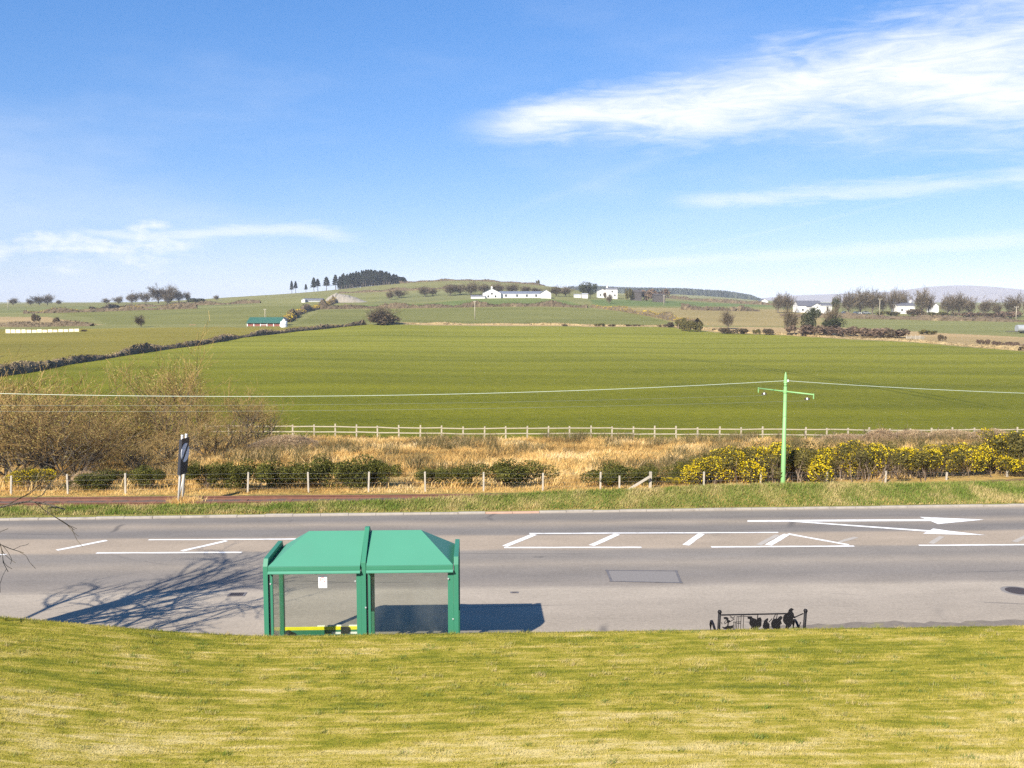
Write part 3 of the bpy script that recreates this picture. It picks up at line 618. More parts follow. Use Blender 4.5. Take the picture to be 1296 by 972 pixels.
# dry tussock slope
def tuss_keep(x,y): return (np.abs(x-0.04*y) < 0.57*y+2)&(y > 35.4+np.minimum(bend(x),8))
ctr = scatter(9500,-40,52,35.4,78.5,rg,tuss_keep)
per = 26
P = np.repeat(ctr,per,0); off = rg.normal(size=(len(P),2))*0.22; P[:,:2] += off; P[:,2] = zg(P[:,0],P[:,1])-0.03
hc = np.repeat((0.22+0.42*rg.random(len(ctr))**1.5)*(0.75+0.5*ss(0.3,-0.8,lump(ctr[:,0],ctr[:,1]))),per)
o = link('dry_tussock_grass', blade_mesh(P, hc, 0.028, rg, 0.75, 0.8, name='dry_tussock_grass', mat=M['straw'], two=True)); tag(o,'tall golden dead grass on the slope beyond the tram track','grass',kind='stuff')
M['rush'] = island('rush_blades', [(0.0,(0.04,0.038,0.012)),(0.5,(0.12,0.10,0.034)),(0.85,(0.25,0.185,0.075)),(1.0,(0.45,0.32,0.17))], 0.8, 0.25)
ctr = scatter(2600,-40,52,36.5,78,rg,lambda x,y: tuss_keep(x,y)&(np.sin(x*0.31+1.7*np.sin(y*0.23))*np.sin(y*0.42+1.3*np.sin(x*0.19)) > 0.42-0.30*ss(50,66,y)))
P = np.repeat(ctr,48,0); P[:,:2] += rg.normal(size=(len(P),2))*0.26; P[:,2] = zg(P[:,0],P[:,1])-0.03
o = link('rush_clumps', blade_mesh(P, 0.80, 0.022, rg, 0.55, 0.5, name='rush_clumps', mat=M['rush'], two=True)); tag(o,'darker olive rush clumps scattered through the dry slope grass','rushes',kind='stuff')
P = scatter(16000,-30,30,34.3,35.5,rg,lambda x,y: y > 34.35+bend(x))
o = link('track_edge_grass', blade_mesh(P, 0.12, 0.018, rg, 0.9, name='track_edge_grass', mat=M['straw'])); tag(o,'thin straw grass between the track and wire fence','grass',kind='stuff')

# ------------------------------------------------------------------ tram track
track = thing('tram_track', 'rusty narrow gauge tram track beyond the far verge', 'tram track', (0,32.95,0.0))
RX = np.linspace(-40,40,81)
for off in (-0.457,0.457):
    mb = MB()
    prof = [(-0.055,0.03),(0.055,0.03),(0.055,0.045),(0.012,0.055),(0.012,0.125),(0.034,0.135),(0.034,0.165),(-0.034,0.165),(-0.034,0.135),(-0.012,0.125),(-0.012,0.055),(-0.055,0.045)]
    k = len(prof); V = np.array([[(xx, off+bend(xx)+a, z) for a,z in prof] for xx in RX]).reshape(-1,3)
    i = np.arange(len(RX)-1)[:,None]*k; j = np.arange(k)[None]; j2 = (j+1)%k
    mb.add(V, np.stack([i+j,i+k+j,i+k+j2,i+j2],-1).reshape(-1,4)); mb.obj('rail', M['rust'], track)
sm_ = MB().box((-0.12,-0.85,-0.06),(0.12,0.85,0.055)).mesh('sleeper', M['rust2'])
for k in range(70):
    xx = -30+k*0.78; link('sleeper', sm_, track, (xx, float(bend(xx)), 0), (0,0,rk.normal()*0.01))
xs = np.linspace(-40,40,160); fy = np.linspace(-1.15,1.15,14); X = np.repeat(xs[:,None],14,1); Y = fy[None]+bend(X)
Z = 0.03+0.035*rk.random(X.shape)-0.08*(np.abs(fy)[None]>1.05); i = np.arange(159)[:,None]*14; j = np.arange(13)[None]
link('ballast', mesh_np('ballast', np.stack([X,Y,Z],-1).reshape(-1,3), [np.stack([i+j,i+14+j,i+15+j,i+j+1],-1).reshape(-1,4)], M['ballast']), track)

# ------------------------------------------------------------------ wire fence along the track
def fy_(x): return 34.65+float(bend(x))
fence = thing('wire_fence', 'low wire fence with grey timber posts along the tram track', 'fence', (0,0,0))
posts = [(-60,603),(13,602),(85,600),(158,599),(232,599),(313,597.5),(390,597.5),(466,597),(538,597),(612,597.5),(687,598.5),(760,597.5),(823,597),(891,597),(963,597),(1047,597),(1121,596),(1198,597.5),(1275,596),(1350,596)]
ft = []
for px, py in posts:
    Y = 34.65
    for _ in range(4): Y = fy_(yp(px,py,Y)[0])
    q = yp(px,py,Y); zb = zg1(q[0],Y); ft.append((q[0],Y,zb,q[2]))
    wd = 0.062 if px != 823 else 0.095
    MB().box((-wd/2,-wd/2,-0.25),(wd/2,wd/2,q[2]-zb)).obj('post', M['post'], fence, bevel=0.006, loc=(q[0],Y,zb), rot=(rk.normal()*0.02,rk.normal()*0.025,0))
for k in range(4):
    pts = [(a[0],a[1]-0.04,a[2]+(a[3]-a[2])*(0.22+0.24*k)) for a in ft]; MB().tube(pts, 0.0014, 4).obj('wire', M['fencewire'], fence)
q = yp(784,602,34.6); z0 = zg1(q[0],34.6); MB().box((-0.03,-0.03,-0.25),(0.03,0.03,q[2]-z0)).obj('short_post', M['post'], fence, loc=(q[0],34.6,z0))
a, b_ = yp(822,603.5,34.58), yp(797,618.5,34.5); MB().bar(a,b_+np.array([-0.15,0,-0.1]),0.07,0.075).obj('brace', M['post'], fence)

# ------------------------------------------------------------------ timber rail fence at the field edge
rf = thing('rail_fence', 'long two-rail timber fence at the near edge of the field', 'fence', (0,0,0))
base = [(250,549),(345,551),(500,555),(648,556.5),(800,557.5),(980,560.5),(1296,562.5),(1400,563)]
bx_, by_ = zip(*base)
pts = [tp(px, np.interp(px,bx_,by_), 60) for px in np.arange(262,1400,27.0)]
pts = [np.array([yp(px,556,79.2)[0], 79.2+0.25*math.sin(k*0.4), 0]) for k,px in enumerate(np.arange(262,1400,27.0))]
for q in pts: q[2] = zg1(q[0],q[1])
pm = MB().box((-0.06,-0.05,-0.3),(0.06,0.05,1.12)).mesh('post', M['timber'])
for k,q in enumerate(pts):
    link('post', pm, rf, q, (0,rk.normal()*0.02,rk.normal()*0.05), (1,1,0.95+0.12*rk.random()))
    if k+1 < len(pts):
        for h in (0.5,0.95):
            MB().bar(q+(0,-0.08,h+rk.normal()*0.02), pts[k+1]+(0,-0.08,h+rk.normal()*0.02), 0.035, 0.085).obj('rail', M['timber'], rf)

# ------------------------------------------------------------------ bus shelter
YN, YF = 17.55, 19.05; ZP = 0.118
XL, XRt = yp(333.5,760,YN)[0], yp(580.5,760,YN)[0]; XM = yp(460.5,760,YN)[0]
sh = thing('bus_shelter', 'green two-bay bus shelter with hipped roof at the roadside', 'bus shelter', ((XL+XRt)/2,YN,ZP))
ox = np.array([(XL+XRt)/2, YN, ZP])
G, GR = M['green'], M['green_roof']
xl, xr, xm = XL-ox[0], XRt-ox[0], XM-ox[0]; D = YF-YN
ztop = yp(337,711,YN)[2]-ZP; zeave = yp(400,716,YN)[2]-ZP; zhead = yp(400,727,YN)[2]-ZP
zridge = yp(450,671.5,(YN+YF)/2)[2]-ZP
PW = 0.09
def sbox(name, lo, hi, mat=G, parent=sh, bevel=0.006): return MB().box(lo,hi).obj(name, mat, parent, bevel=bevel)
# end portals: post, flat top rail with chamfered shoulders
for xx in (xl, xr-PW):
    prof = [(0,0),(0.12,0),(0.12,ztop-0.15),(0.2,ztop-0.09),(D-0.2,ztop-0.09),(D-0.12,ztop-0.15),(D-0.12,0),(D,0),(D,ztop-0.09),(D-0.09,ztop+0.04),(0.09,ztop+0.04),(0,ztop-0.09)]
    MB().prism(prof, xx, xx+PW, 'yz').obj('end_frame', G, sh, bevel=0.006)
# middle arch, following the roof pitch
za = zridge+0.075; hw = PW*0.5
prof = [(0,0),(0.12,0),(0.12,ztop-0.2),(D/2,za-0.2),(D-0.12,ztop-0.2),(D-0.12,0),(D,0),(D,ztop-0.03),(D/2+0.05,za),(D/2-0.05,za),(0,ztop-0.03)]
MB().prism(prof, xm-hw, xm+hw, 'yz').obj('middle_frame', G, sh, bevel=0.006)
# roof halves
ze = zeave; run = 0.64; g = 0.012
for s_, (xa, xb) in enumerate(((xl+PW+g, xm-hw-g),(xm+hw+g, xr-PW-g))):
    y0, y1, ym = -0.03, D+0.03, D/2
    if s_ == 0: V = [(xa,y0,ze),(xb,y0,ze),(xb,y1,ze),(xa,y1,ze),(xa+run,ym,zridge),(xb,ym,zridge)]
    else: V = [(xb,y1,ze),(xa,y1,ze),(xa,y0,ze),(xb,y0,ze),(xb-run,ym,zridge),(xa,ym,zridge)]
    mb = MB(); mb.add(V, [(0,1,5,4),(2,3,4,5)], [(3,0,4),(1,2,5)], [(3,2,1,0)]); mb.obj('roof_panel', GR, sh)
    for yy0, yy1 in ((y0-0.012,y0+0.05),(y1-0.05,y1+0.012)):
        sbox('fascia', (xa,yy0,ze-0.085),(xb,yy1,ze-0.002), G)
        MB().prism([(yy0-0.035 if yy0 < 0.5 else yy0,ze-0.135),(yy1 if yy0 < 0.5 else yy1+0.035,ze-0.135),(yy1 if yy0 < 0.5 else yy1+0.035,ze-0.12),(yy1,ze-0.088),(yy0,ze-0.088),(yy0-0.035 if yy0 < 0.5 else yy0,ze-0.12)], xa, xb, 'yz').obj('gutter', GR, sh)
    MB().prism([(y0+0.06,ze-0.1),(y1-0.06,ze-0.1),(y1-0.06,ze-0.06),(y0+0.06,ze-0.06)], xa, xb, 'yz').obj('ceiling', G, sh)
# glazing of the long back (towards the house) with slim frames
def pane(parent, lo, hi, name='glass_pane'): return MB().box(lo,hi).obj(name, M['glass'], parent)
zg0, zg1_ = 0.12, zhead-0.0
for s_, (xa, xb) in enumerate(((xl+PW+0.035, xm-hw-0.003),(xm+hw+0.035, xr-PW-0.003))):
    fr_ = tag(bpy.data.objects.new('window_frame', None)); COL.objects.link(fr_); fr_.parent = sh
    wl = 0.045; wr = 0.045 if s_ == 0 else 0.03
    wr2 = 0.09 if s_ == 0 else 0.11
    sbox('header', (xa,0.02,zg1_),(xb,0.075,ze-0.137), G, fr_, 0.003); sbox('bottom_rail', (xa,0.02,zg0-0.07),(xb,0.075,zg0), G, fr_, 0.003)
    sbox('stile', (xa,0.022,zg0),(xa+wl,0.077,zg1_), G, fr_, 0.003); sbox('stile', (xb-wr2,0.022,zg0),(xb,0.077,zg1_), G, fr_, 0.003)
    pane(fr_, (xa+wl,0.045,zg0),(xb-wr2,0.053,zg1_))
    sbox('gap_shade', (xa-0.034,0.03,0.05),(xa-0.001,0.09,ze-0.14), M['rubber_and_shade'], fr_, 0)  # black strip standing in for the shadow between post and stile
# side panes
for xx in (xl+0.045, xr-PW+0.045):
    pane(sh, (xx,0.13,0.14),(xx+0.008,D-0.13,ztop-0.2), 'side_pane')
    sbox('side_rail', (xx-0.012,0.125,0.07),(xx+0.02,D-0.125,0.14)); sbox('side_rail', (xx-0.012,0.125,ztop-0.2),(xx+0.02,D-0.125,ztop-0.14))
# low partition at the middle frame and the left bay's front panel
zp_ = yp(446,749,18.0)[2]-ZP
sbox('partition', (xm-0.04,0.13,0.1),(xm+0.0,0.62,zp_)); sbox('partition_rail', (xm+0.03,0.14,0.1),(xm+0.055,0.17,zp_+0.02), M['tin'])
yb_ = D-0.10
zy = yp(400,795.5,YN+yb_)[2]-ZP; xa_, xb_ = xl+PW+0.002, xm-hw-0.004
sbox('yellow_board', (xa_,yb_,zy-0.035),(xb_,yb_+0.02,zy+0.035), M['yellow'])
sbox('kick_panel', (xa_,yb_+0.002,0.08),(xb_,yb_+0.018,zy-0.036), G)
for k,(u0,u1,dz) in enumerate(((0.38,0.47,0.05),(0.50,0.66,0.06),(0.75,0.99,0.055))):
    xx0, xx1 = xa_+(xb_-xa_)*u0, xa_+(xb_-xa_)*u1; sbox('paper_notice', (xx0,yb_+0.021,zy-0.02),(xx1,yb_+0.024,zy+0.03+dz*0.6), M['white'], bevel=0)
sbox('paper_notice', (xa_+(xb_-xa_)*0.55,yb_-0.004,zy-0.20),(xb_-0.02,yb_-0.001,zy-0.075), M['white'], bevel=0)
sbox('dark_block', (xa_+(xb_-xa_)*0.66,yb_-0.06,0.05),(xa_+(xb_-xa_)*0.75,yb_-0.02,zy+0.045), M['rubber_and_shade'])  # dark upright block before the yellow board, purpose unknown
sbox('seat', (xa_+0.06,0.25,0.42),(xb_-0.06,0.55,0.46), G)
for u in (0.15,0.85): sbox('seat_bracket', (xa_+(xb_-xa_)*u-0.02,0.08,0.36),(xa_+(xb_-xa_)*u+0.02,0.5,0.418), G)
MB().lathe([(0.0,0.0),(0.09,0.0),(0.08,0.05),(0.045,0.10),(0.0,0.12)],14).obj('post_foot_cover', M['rubber_and_shade'], sh, loc=(yp(366,797,YF-0.15)[0]-ox[0],D-0.22,zy-0.10))
# no smoking notice on the glass
c_ = yp(408.5,736.5,YN+0.04); nx, nz = c_[0]-ox[0], c_[2]-ZP
ns = MB().box((nx-0.08,0.036,nz-0.115),(nx+0.08,0.042,nz+0.115)).obj('no_smoking_notice', M['white'], sh)
mb = MB(); a = np.linspace(0,2*math.pi,33)
V = np.concatenate([np.stack([nx+0.052*np.cos(a),np.full(33,0.0345),nz+0.042+0.052*np.sin(a)],-1), np.stack([nx+0.041*np.cos(a),np.full(33,0.0345),nz+0.042+0.041*np.sin(a)],-1)]); i = np.arange(32)
mb.add(V, np.stack([i,i+1,i+34,i+33],-1)); mb.bar((nx-0.034,0.0342,nz+0.076),(nx+0.034,0.0342,nz+0.008),0.001,0.011,(0,-1,0)); mb.obj('prohibition_ring', M['red'], ns)
MB().box((nx-0.033,0.0352,nz+0.036),(nx+0.02,0.0358,nz+0.048)).box((nx+0.024,0.0352,nz+0.036),(nx+0.032,0.0358,nz+0.048)).obj('cigarette', M['black_print'], ns)
MB().box((nx-0.055,0.0352,nz-0.055),(nx+0.055,0.0358,nz-0.047)).box((nx-0.045,0.0352,nz-0.075),(nx+0.045,0.0358,nz-0.067)).obj('print_lines', M['red'], ns)
bm_ = MB().lathe([(0.0,0.012),(0.014,0.010),(0.017,0.0)],10).mesh('bolt', M['bolt'])
for px, py in ((342,739.5),(449.5,736),(461,735),(567.5,732.5),(573.5,783.5),(463,769)):
    q = yp(px,py,YN-0.002)-ox; link('bolt', bm_, sh, (q[0], 0.02 if px < 560 and px not in (463,) else -0.002, q[2]), (math.pi/2,0,0))

# ------------------------------------------------------------------ black metal memorial bench with cut-out figures
YB = 17.75
bl, br = yp(910.5,790,YB), yp(1018.5,790,YB); bo = np.array([(bl[0]+br[0])/2, YB, ZP])
bench = thing('metal_bench', 'black metal bench with cut-out walking figures on its back', 'bench', bo)
def bp(px, py): q = yp(px,py,YB)-bo; return (q[0],q[2])
def c1(x,y): return bp(x/18.514+895, y/18.514+762)
def c2(x,y): return bp(x/18.514+955, y/18.514+762)
K = M['black']
def fig(name, pts, f, th=0.014):
    return MB().prism([f(*q) for q in pts], -th/2, th/2, 'xz').obj(name, K, bench)
def seg(name, pa, pb, wd=0.012, parent=None, th=0.01):
    return MB().bar((pa[0],0,pa[1]),(pb[0],0,pb[1]),wd,th,(0,1,0)).obj(name, K, parent or bench)
for x_p, f, top in ((293,c1,232),(1195,c2,205)):
    q = f(x_p, top); q2 = f(x_p-25 if f is c1 else x_p-35, 690)
    po = MB().tube([(q2[0]-(q[0]-q2[0])*0.6,0,0),(q2[0],0,q2[1]),(q[0],0,q[1])],0.029,10).obj('back_post', K, bench, True)
    MB().lathe([(0.001,-0.045),(0.028,-0.034),(0.043,0),(0.03,0.032),(0.001,0.042)],12,(q[0],0,q[1])).obj('ball_finial', K, po, True)
    s_ = 1 if f is c1 else -1
    AP = [(0,0.46),(0.12,0.44),(0.28,0.47),(0.42,0.535),(0.52,0.56),(0.59,0.535),(0.62,0.46),(0.62,0.25),(0.60,0.0)]
    MB().tube([(q2[0],yy,zz) for yy,zz in AP],0.026,8).obj('armrest', K, bench, True)
    MB().tube([(q2[0],0.0,0.31),(q2[0],0.61,0.31)],0.02,8).obj('seat_bearer', K, bench)
q = c1(330,303); q2 = c2(760,270); MB().tube([(q[0],0,q[1]),(q2[0],0,q2[1])],0.015,8).obj('top_rail', K, bench)
fig('walker_figure', [(945,335),(1050,335),(1060,370),(1130,390),(1160,412),(1178,378),(1250,358),(1275,400),(1270,550),(1240,590),(1200,600),(1188,650),(1200,700),(1080,700),(1072,652),(1020,700),(950,702),(1018,622),(1040,590),(985,510),(1000,440),(1000,400),(950,390)], c1)
seg('hanger', c1(1188,290), c1(1178,400), 0.016)
fig('flower_figure', [(385,358),(430,350),(470,352),(502,385),(490,405),(530,430),(540,440),(505,490),(498,560),(560,560),(610,540),(600,610),(520,640),(500,700),(470,700),(462,640),(390,625),(340,580),(410,590),(470,560),(480,500),(455,440),(440,405),(395,395)], c1)
for pa,pb in (((530,310),(560,365)),((560,365),(610,385)),((610,385),(645,330)),((560,330),(600,370)),((400,500),(430,430)),((410,520),(470,470)),((330,470),(350,520)),((520,470),(640,395))): seg('flower_stem', c1(*pa), c1(*pb), 0.010)
for xx,t_ in ((620,455),(655,460),(692,335),(735,335),(790,305),(850,298)): seg('gate_bar', c1(xx+8,t_), c1(xx-12,705), 0.009)
for pa,pb in (((690,345),(800,335)),((608,470),(795,462)),((690,505),(785,498)),((800,330),(945,335))): seg('gate_rail', c1(*pa), c1(*pb), 0.009)
fig('small_walker_figure', [(190,560),(230,430),(270,400),(310,375),(322,395),(300,460),(350,510),(345,620),(312,705),(230,705),(225,620),(195,600)], c2)
fig('pair_figure', [(385,500),(410,440),(450,390),(540,390),(578,345),(620,325),(655,350),(640,400),(612,420),(640,510),(600,530),(605,640),(578,700),(540,700),(540,640),(503,650),(500,700),(445,700),(460,640),(400,590)], c2)
for pa,pb in (((335,470),(412,388)),((440,392),(492,285)),((512,392),(532,285))): seg('walking_stick', c2(*pa), c2(*pb), 0.013)
fig('standing_man_figure', [(830,155),(870,140),(925,175),(890,190),(885,225),(915,260),(925,330),(960,338),(1135,258),(1150,275),(975,352),(940,378),(900,370),(905,430),(890,490),(850,560),(800,600),(790,690),(730,695),(720,620),(735,540),(690,490),(665,440),(670,360),(690,310),(760,265),(790,230),(800,190)], c2)
seg('cross_bar', c2(840,630), c2(1000,590), 0.012); seg('cross_bar', c2(1080,470), c2(1020,640), 0.016)
for k in range(5): MB().box((bl[0]-bo[0]-0.01,0.08+k*0.10,0.335),(br[0]-bo[0]-0.06,0.08+k*0.10+0.075,0.355)).obj('seat_slat', K, bench)
q = c1(290,690); q2 = c2(1165,690); MB().tube([(q[0]-0.01,0,0.47),(q2[0],0,0.47)],0.014,8).obj('bottom_rail', K, bench)

# ------------------------------------------------------------------ speed sign assembly seen almost edge on
sp = gp(230.5,633,0.16); sz0 = zg1(sp[0],sp[1]-0.0)
sgn = thing('road_sign', 'leaning roadside sign with grey disc and black diagonal on pale posts', 'road sign', (sp[0],sp[1],sz0), 0)
sgn.rotation_euler = (R(-1), R(4.6), R(0)); sgn.scale = (1.08,1.08,1.1)
px_m = 1200/31.9
fx, fyv = math.sin(R(83)), math.cos(R(83))              # the face looks down the road, turned from the viewer
ux = np.array([fyv, fx, 0]); nv = np.array([fx, -fyv, 0])
def sloc(u, v, o_): q = ux*u+nv*o_; return (q[0],q[1],v)
def plate(name, u0, u1, v0, v1, o0, o1, mat, parent=sgn):
    V = [sloc(u,v,o_) for o_ in (o0,o1) for u,v in ((u0,v0),(u1,v0),(u1,v1),(u0,v1))]
    mb = MB(); mb.add(V, [(3,2,1,0),(4,5,6,7),(0,1,5,4),(1,2,6,5),(2,3,7,6),(3,0,4,7)]); return mb.obj(name, mat, parent)
for u, h in ((-0.18,2.20),(0.12,2.20)):
    po = MB().tube([sloc(u,-0.3,-0.05),sloc(u,h,-0.05)],0.038,10).obj('post', M['galv'], sgn, True); MB().tube([sloc(u,h,-0.05),sloc(u,h+0.03,-0.05)],0.042,10).obj('cap', M['white'], po, True)
MB().tube([sloc(0.30,-0.3,-0.30),sloc(0.16,0.9,-0.08)],0.022,8).obj('stay', M['galv'], sgn, True)
plate('backing_board', -0.30,0.27,1.38,2.12,-0.012,0.0,M['sign_black']); plate('lower_board', -0.29,0.24,0.98,1.40,-0.004,0.006,M['sign_black']); plate('side_board', -0.30,-0.27,0.98,2.1,-0.09,-0.012,M['sign_black'])
a = np.arange(40)*2*math.pi/40; cu, cv = -0.02, 1.665
V = np.array([sloc(cu+0.30*math.cos(t),cv+0.30*math.sin(t),o_) for o_ in (0.003,0.012) for t in a]); i = np.arange(40); k = (i+1)%40
mb = MB(); mb.add(V, np.array([i[::-1]]), np.array([i+40]), np.stack([i,k,k+40,i+40],-1)); disc = mb.obj('sign_disc', M['sign_face'], sgn)
c45, s45 = math.cos(R(52)), math.sin(R(52))
V = [sloc(cu+c45*l-s45*w_, cv+s45*l+c45*w_, 0.0145) for l,w_ in ((-0.292,-0.055),(0.292,-0.055),(0.292,0.055),(-0.292,0.055))]
mb = MB(); mb.add(V, [(0,1,2,3)]); mb.obj('diagonal_bar', M['sign_black'], disc)
rs = rngf(21); P = np.array([sp[0]+0.1,sp[1]-0.1,0])+np.c_[rs.normal(size=(1500,2))*(0.26,0.2),np.zeros(1500)]; P[:,2] = zg(P[:,0],P[:,1])
o = link('dry_grass_tuft', blade_mesh(P-np.array([sp[0],sp[1],0]),0.26,0.016,rs,0.9,name='dry_grass_tuft',mat=M['straw'],two=True), None, (sp[0],sp[1],0)); tag(o,'dry straw tuft round the foot of the leaning road sign','grass tuft')

# ------------------------------------------------------------------ overhead line poles and wires
def line_pole(px, py_top, label, Yp, x=None, top=None):
    q = yp(px,py_top,Yp) if x is None else np.array([x,Yp,top]); z0 = zg1(q[0],Yp)
    t = thing('overhead_pole', label, 'pole', (q[0],Yp,z0), 0, 'green overhead line poles'); H_ = q[2]-z0
    pole = MB().tube([(0,0,-0.4),(0,0,0.05),(0,0,1.6),(0,0,1.62),(0,0,H_-0.55)],[0.088,0.088,0.085,0.074,0.058],14).obj('pole', M['lime'], t, True)
    MB().lathe([(0.075,0),(0.075,0.04),(0.055,0.05),(0.055,0.1)],14,(0,0,H_-0.42)).obj('collar', M['lime'], pole, True)
    MB().lathe([(0.05,0),(0.062,0.04),(0.06,0.1),(0.045,0.3),(0.012,0.42),(0.0,0.43)],14,(0,0,H_-0.43)).obj('finial', M['lime'], pole, True)
    MB().tube([(0,0,H_-0.56),(0,0,H_-0.42)],0.055,12).obj('neck', M['lime'], pole, True)
    v = np.array([0.70,-1.05,-0.02]); za_ = H_-0.74
    MB().tube([np.array([0,0,za_])-v*1.0, np.array([0,0,za_])+v],0.028,8).obj('cross_arm', M['lime'], t, True)
    MB().lathe([(0.075,-0.06),(0.085,0),(0.075,0.06)],12,(0,0,za_)).obj('arm_clamp', M['lime'], t, True)
    for s_ in (-1,1):
        e = np.array([0,0,za_])+v*s_
        MB().tube([e+(0,0,0.04),e-(0,0,0.16)],0.022,8).obj('drop_bracket', M['lime'], t)
        for u in (0.78,):
            c_ = np.array([0,0,za_])+v*s_*u
            MB().tube([c_, c_-(0,0,0.13)],0.008,6).obj('hanger', M['iron'], t)
            MB().lathe([(0.001,-0.05),(0.035,-0.03),(0.04,0.0),(0.022,0.04),(0.001,0.05)],10,c_-(0,0,0.18)).obj('insulator', M['insulator'], t, True)
            MB().box(c_+(-0.09,-0.02,-0.22),c_+(0.09,0.02,-0.15)).obj('wire_clamp', M['iron'], t)
    MB().lathe([(0.001,-0.05),(0.04,-0.03),(0.04,0.03),(0.001,0.05)],10,(0.085,-0.03,H_-0.34)).obj('top_insulator', M['insulator'], t, True)
    return q, np.array([q[0],Yp,z0+za_]), v
q1, a1, v1 = line_pole(994.5,470.5,'tall light green pole with a cross arm among the yellow gorse',34.95)
XPL = -25.5
q0 = np.array([XPL,34.5,q1[2]-0.02]); q2 = np.array([q1[0]+36,36.0,q1[2]-0.55])
def cable(name, label, a, b_, sag, r, mat):
    t = np.linspace(0,1,60)[:,None]; P = a*(1-t)+b_*t; P[:,2] -= (4*sag*t*(1-t))[:,0]
    o = MB().tube(P-a, r, 5).obj(name, mat, None, loc=a); tag(o, label, 'cable'); return o
top1 = q1-np.array([0,0,0.34])
cable('overhead_cable','pale sagging cable running left from the green pole', q0-np.array([0,0,0.30]), top1+(-0.05,0,0), 0.50, 0.0095, M['wire'])
cable('overhead_cable','pale cable running right from the green pole', top1+(0.08,0,0), q2, 0.62, 0.0095, M['wire'])
for s_, lab in ((-1,'thin trolley wire over the far side of the tram track'),(1,'thin trolley wire over the near side of the tram track')):
    c_ = a1+v1*s_*0.78-(0,0,0.25); cable('trolley_wire', lab, np.array([XPL,c_[1]-0.3,c_[2]-0.1]), c_, 0.22, 0.0045, M['thinwire'])

# ------------------------------------------------------------------ plants near the track
def grow(rng, base, d, L, r, lev, maxlev, segs, spread, kids, out, up=0.15, lenf=(0.55,0.8), wind=np.zeros(3), gnarl=0.16):
    """recursive branches -> list of (points, radii, level)"""
    n_ = segs[min(lev,len(segs)-1)]; P = [np.array(base,float)]; d = d/np.linalg.norm(d)
    for k in range(n_):
        d = d+rng.normal(size=3)*gnarl*(1+0.35*lev)+np.array([0,0,up*0.3])+wind*0.15*lev; d /= np.linalg.norm(d); P.append(P[-1]+d*L/n_)
    P = np.array(P); rad = r*np.linspace(1,0.55 if lev < maxlev else 0.25,n_+1); out.append((P,rad,lev))
    if lev >= maxlev: return
    for k in range(kids[min(lev,len(kids)-1)]):
        t = 0.3+0.7*(k+rng.random())/kids[min(lev,len(kids)-1)]; t = min(t,0.99); i = min(int(t*n_),n_-1); f = t*n_-i
        p = P[i]*(1-f)+P[i+1]*f; dd = P[i+1]-P[i]; dd /= np.linalg.norm(dd)
        nd = dd+spread*unit(rng.normal(size=3)); nd[2] += up
        grow(rng, p, nd+wind*0.2, L*(lenf[0]+(lenf[1]-lenf[0])*rng.random()), rad[i]*0.62, lev+1, maxlev, segs, spread, kids, out, up, lenf, wind, gnarl)
def branch_mesh(branches, mat, name, levels, sides=(8,6,5,4,3)):
    mb = MB(); T0, T1, W_ = [], [], []
    for P, rad, lev in branches:
        if lev not in levels: continue
        s_ = sides[min(lev,len(sides)-1)]
        if s_ <= 3:
            T0.append(P[:-1]); T1.append(P[1:]); W_.append(np.stack([rad[:-1],rad[1:]],-1))
        else: mb.tube(P, rad, s_, cap=False)
    if T0:
        A, B, W2 = np.concatenate(T0), np.concatenate(T1), np.concatenate(W_)
        d = unit(B-A); x = unit(np.cross(d, np.array([0.3,0.5,0.81]))); y = np.cross(d,x); n_ = len(A)
        ang = np.array([0,2.094,4.189]); ring = np.cos(ang)[None,:,None]*x[:,None]+np.sin(ang)[None,:,None]*y[:,None]
        V = np.concatenate([A[:,None]+ring*W2[:,0][:,None,None], B[:,None]+ring*W2[:,1][:,None,None]],1).reshape(-1,3)
        i = np.arange(n_)[:,None]*6; q = np.concatenate([np.stack([i[:,0]+a_,i[:,0]+(a_+1)%3,i[:,0]+3+(a_+1)%3,i[:,0]+3+a_],-1) for a_ in range(3)])
        mb.add(V, q)
    return mb.mesh(name, mat, False)
def tips(branches, levels, rng, per=2, jit=0.05):
    out = []
    for P, rad, lev in branches:
        if lev in levels:
            for _ in range(per):
                t = rng.random()*(len(P)-1); i = int(t); i = min(i,len(P)-2); out.append(P[i]+(P[i+1]-P[i])*(t-i)+rng.normal(size=3)*jit)
    return np.array(out)

STORE = []
def proto(root): STORE.append(root); return root
used = set()
def place(root, loc, rz, scale, label, group=None):
    """first use moves the built thing itself, later uses copy it with its parts"""
    if root.name not in used:
        used.add(root.name); root.location = tuple(map(float,loc)); root.rotation_euler = (0,0,rz); root.scale = scale; root['label'] = label
        if group: root['group'] = group
        return root
    return copy_tree(root, loc, rz, scale, label, group)

# evergreen shrubs behind the wire fence
def make_shrub(seed, name='evergreen_shrub', n_=8500, mat='privet', sz=(0.050,0.036), lumps=16):
    r = rngf(seed); t = thing(name, 'dark evergreen shrub', 'shrub')
    cs = np.c_[r.normal(size=(lumps,2))*(0.42,0.30), 0.25+0.5*r.random(lumps)]; cr = 0.20+0.18*r.random(lumps)
    k = r.integers(0,lumps,n_); d = unit(r.normal(size=(n_,3))); rr = cr[k]*(0.35+0.58*r.random(n_)**0.5)
    P = cs[k]+d*rr[:,None]*(1.15,1,0.9); P = P[P[:,2] > 0.02]
    link('foliage', leaf_mesh(P, sz[0], sz[1], r, 0.3, mat=M[mat]), t)
    br = []
    for q in range(9): grow(r, (r.normal()*0.2,r.normal()*0.15,-0.05), np.array([r.normal()*0.5,r.normal()*0.4,1.0]), 0.5, 0.014, 0, 1, (4,3), 0.7, (4,), br)
    link('stems', branch_mesh(br, M['dead'], 'stems', (0,1), (4,3)), t)
    return proto(t)
shr = [make_shrub(31), make_shrub(32), make_shrub(33)]
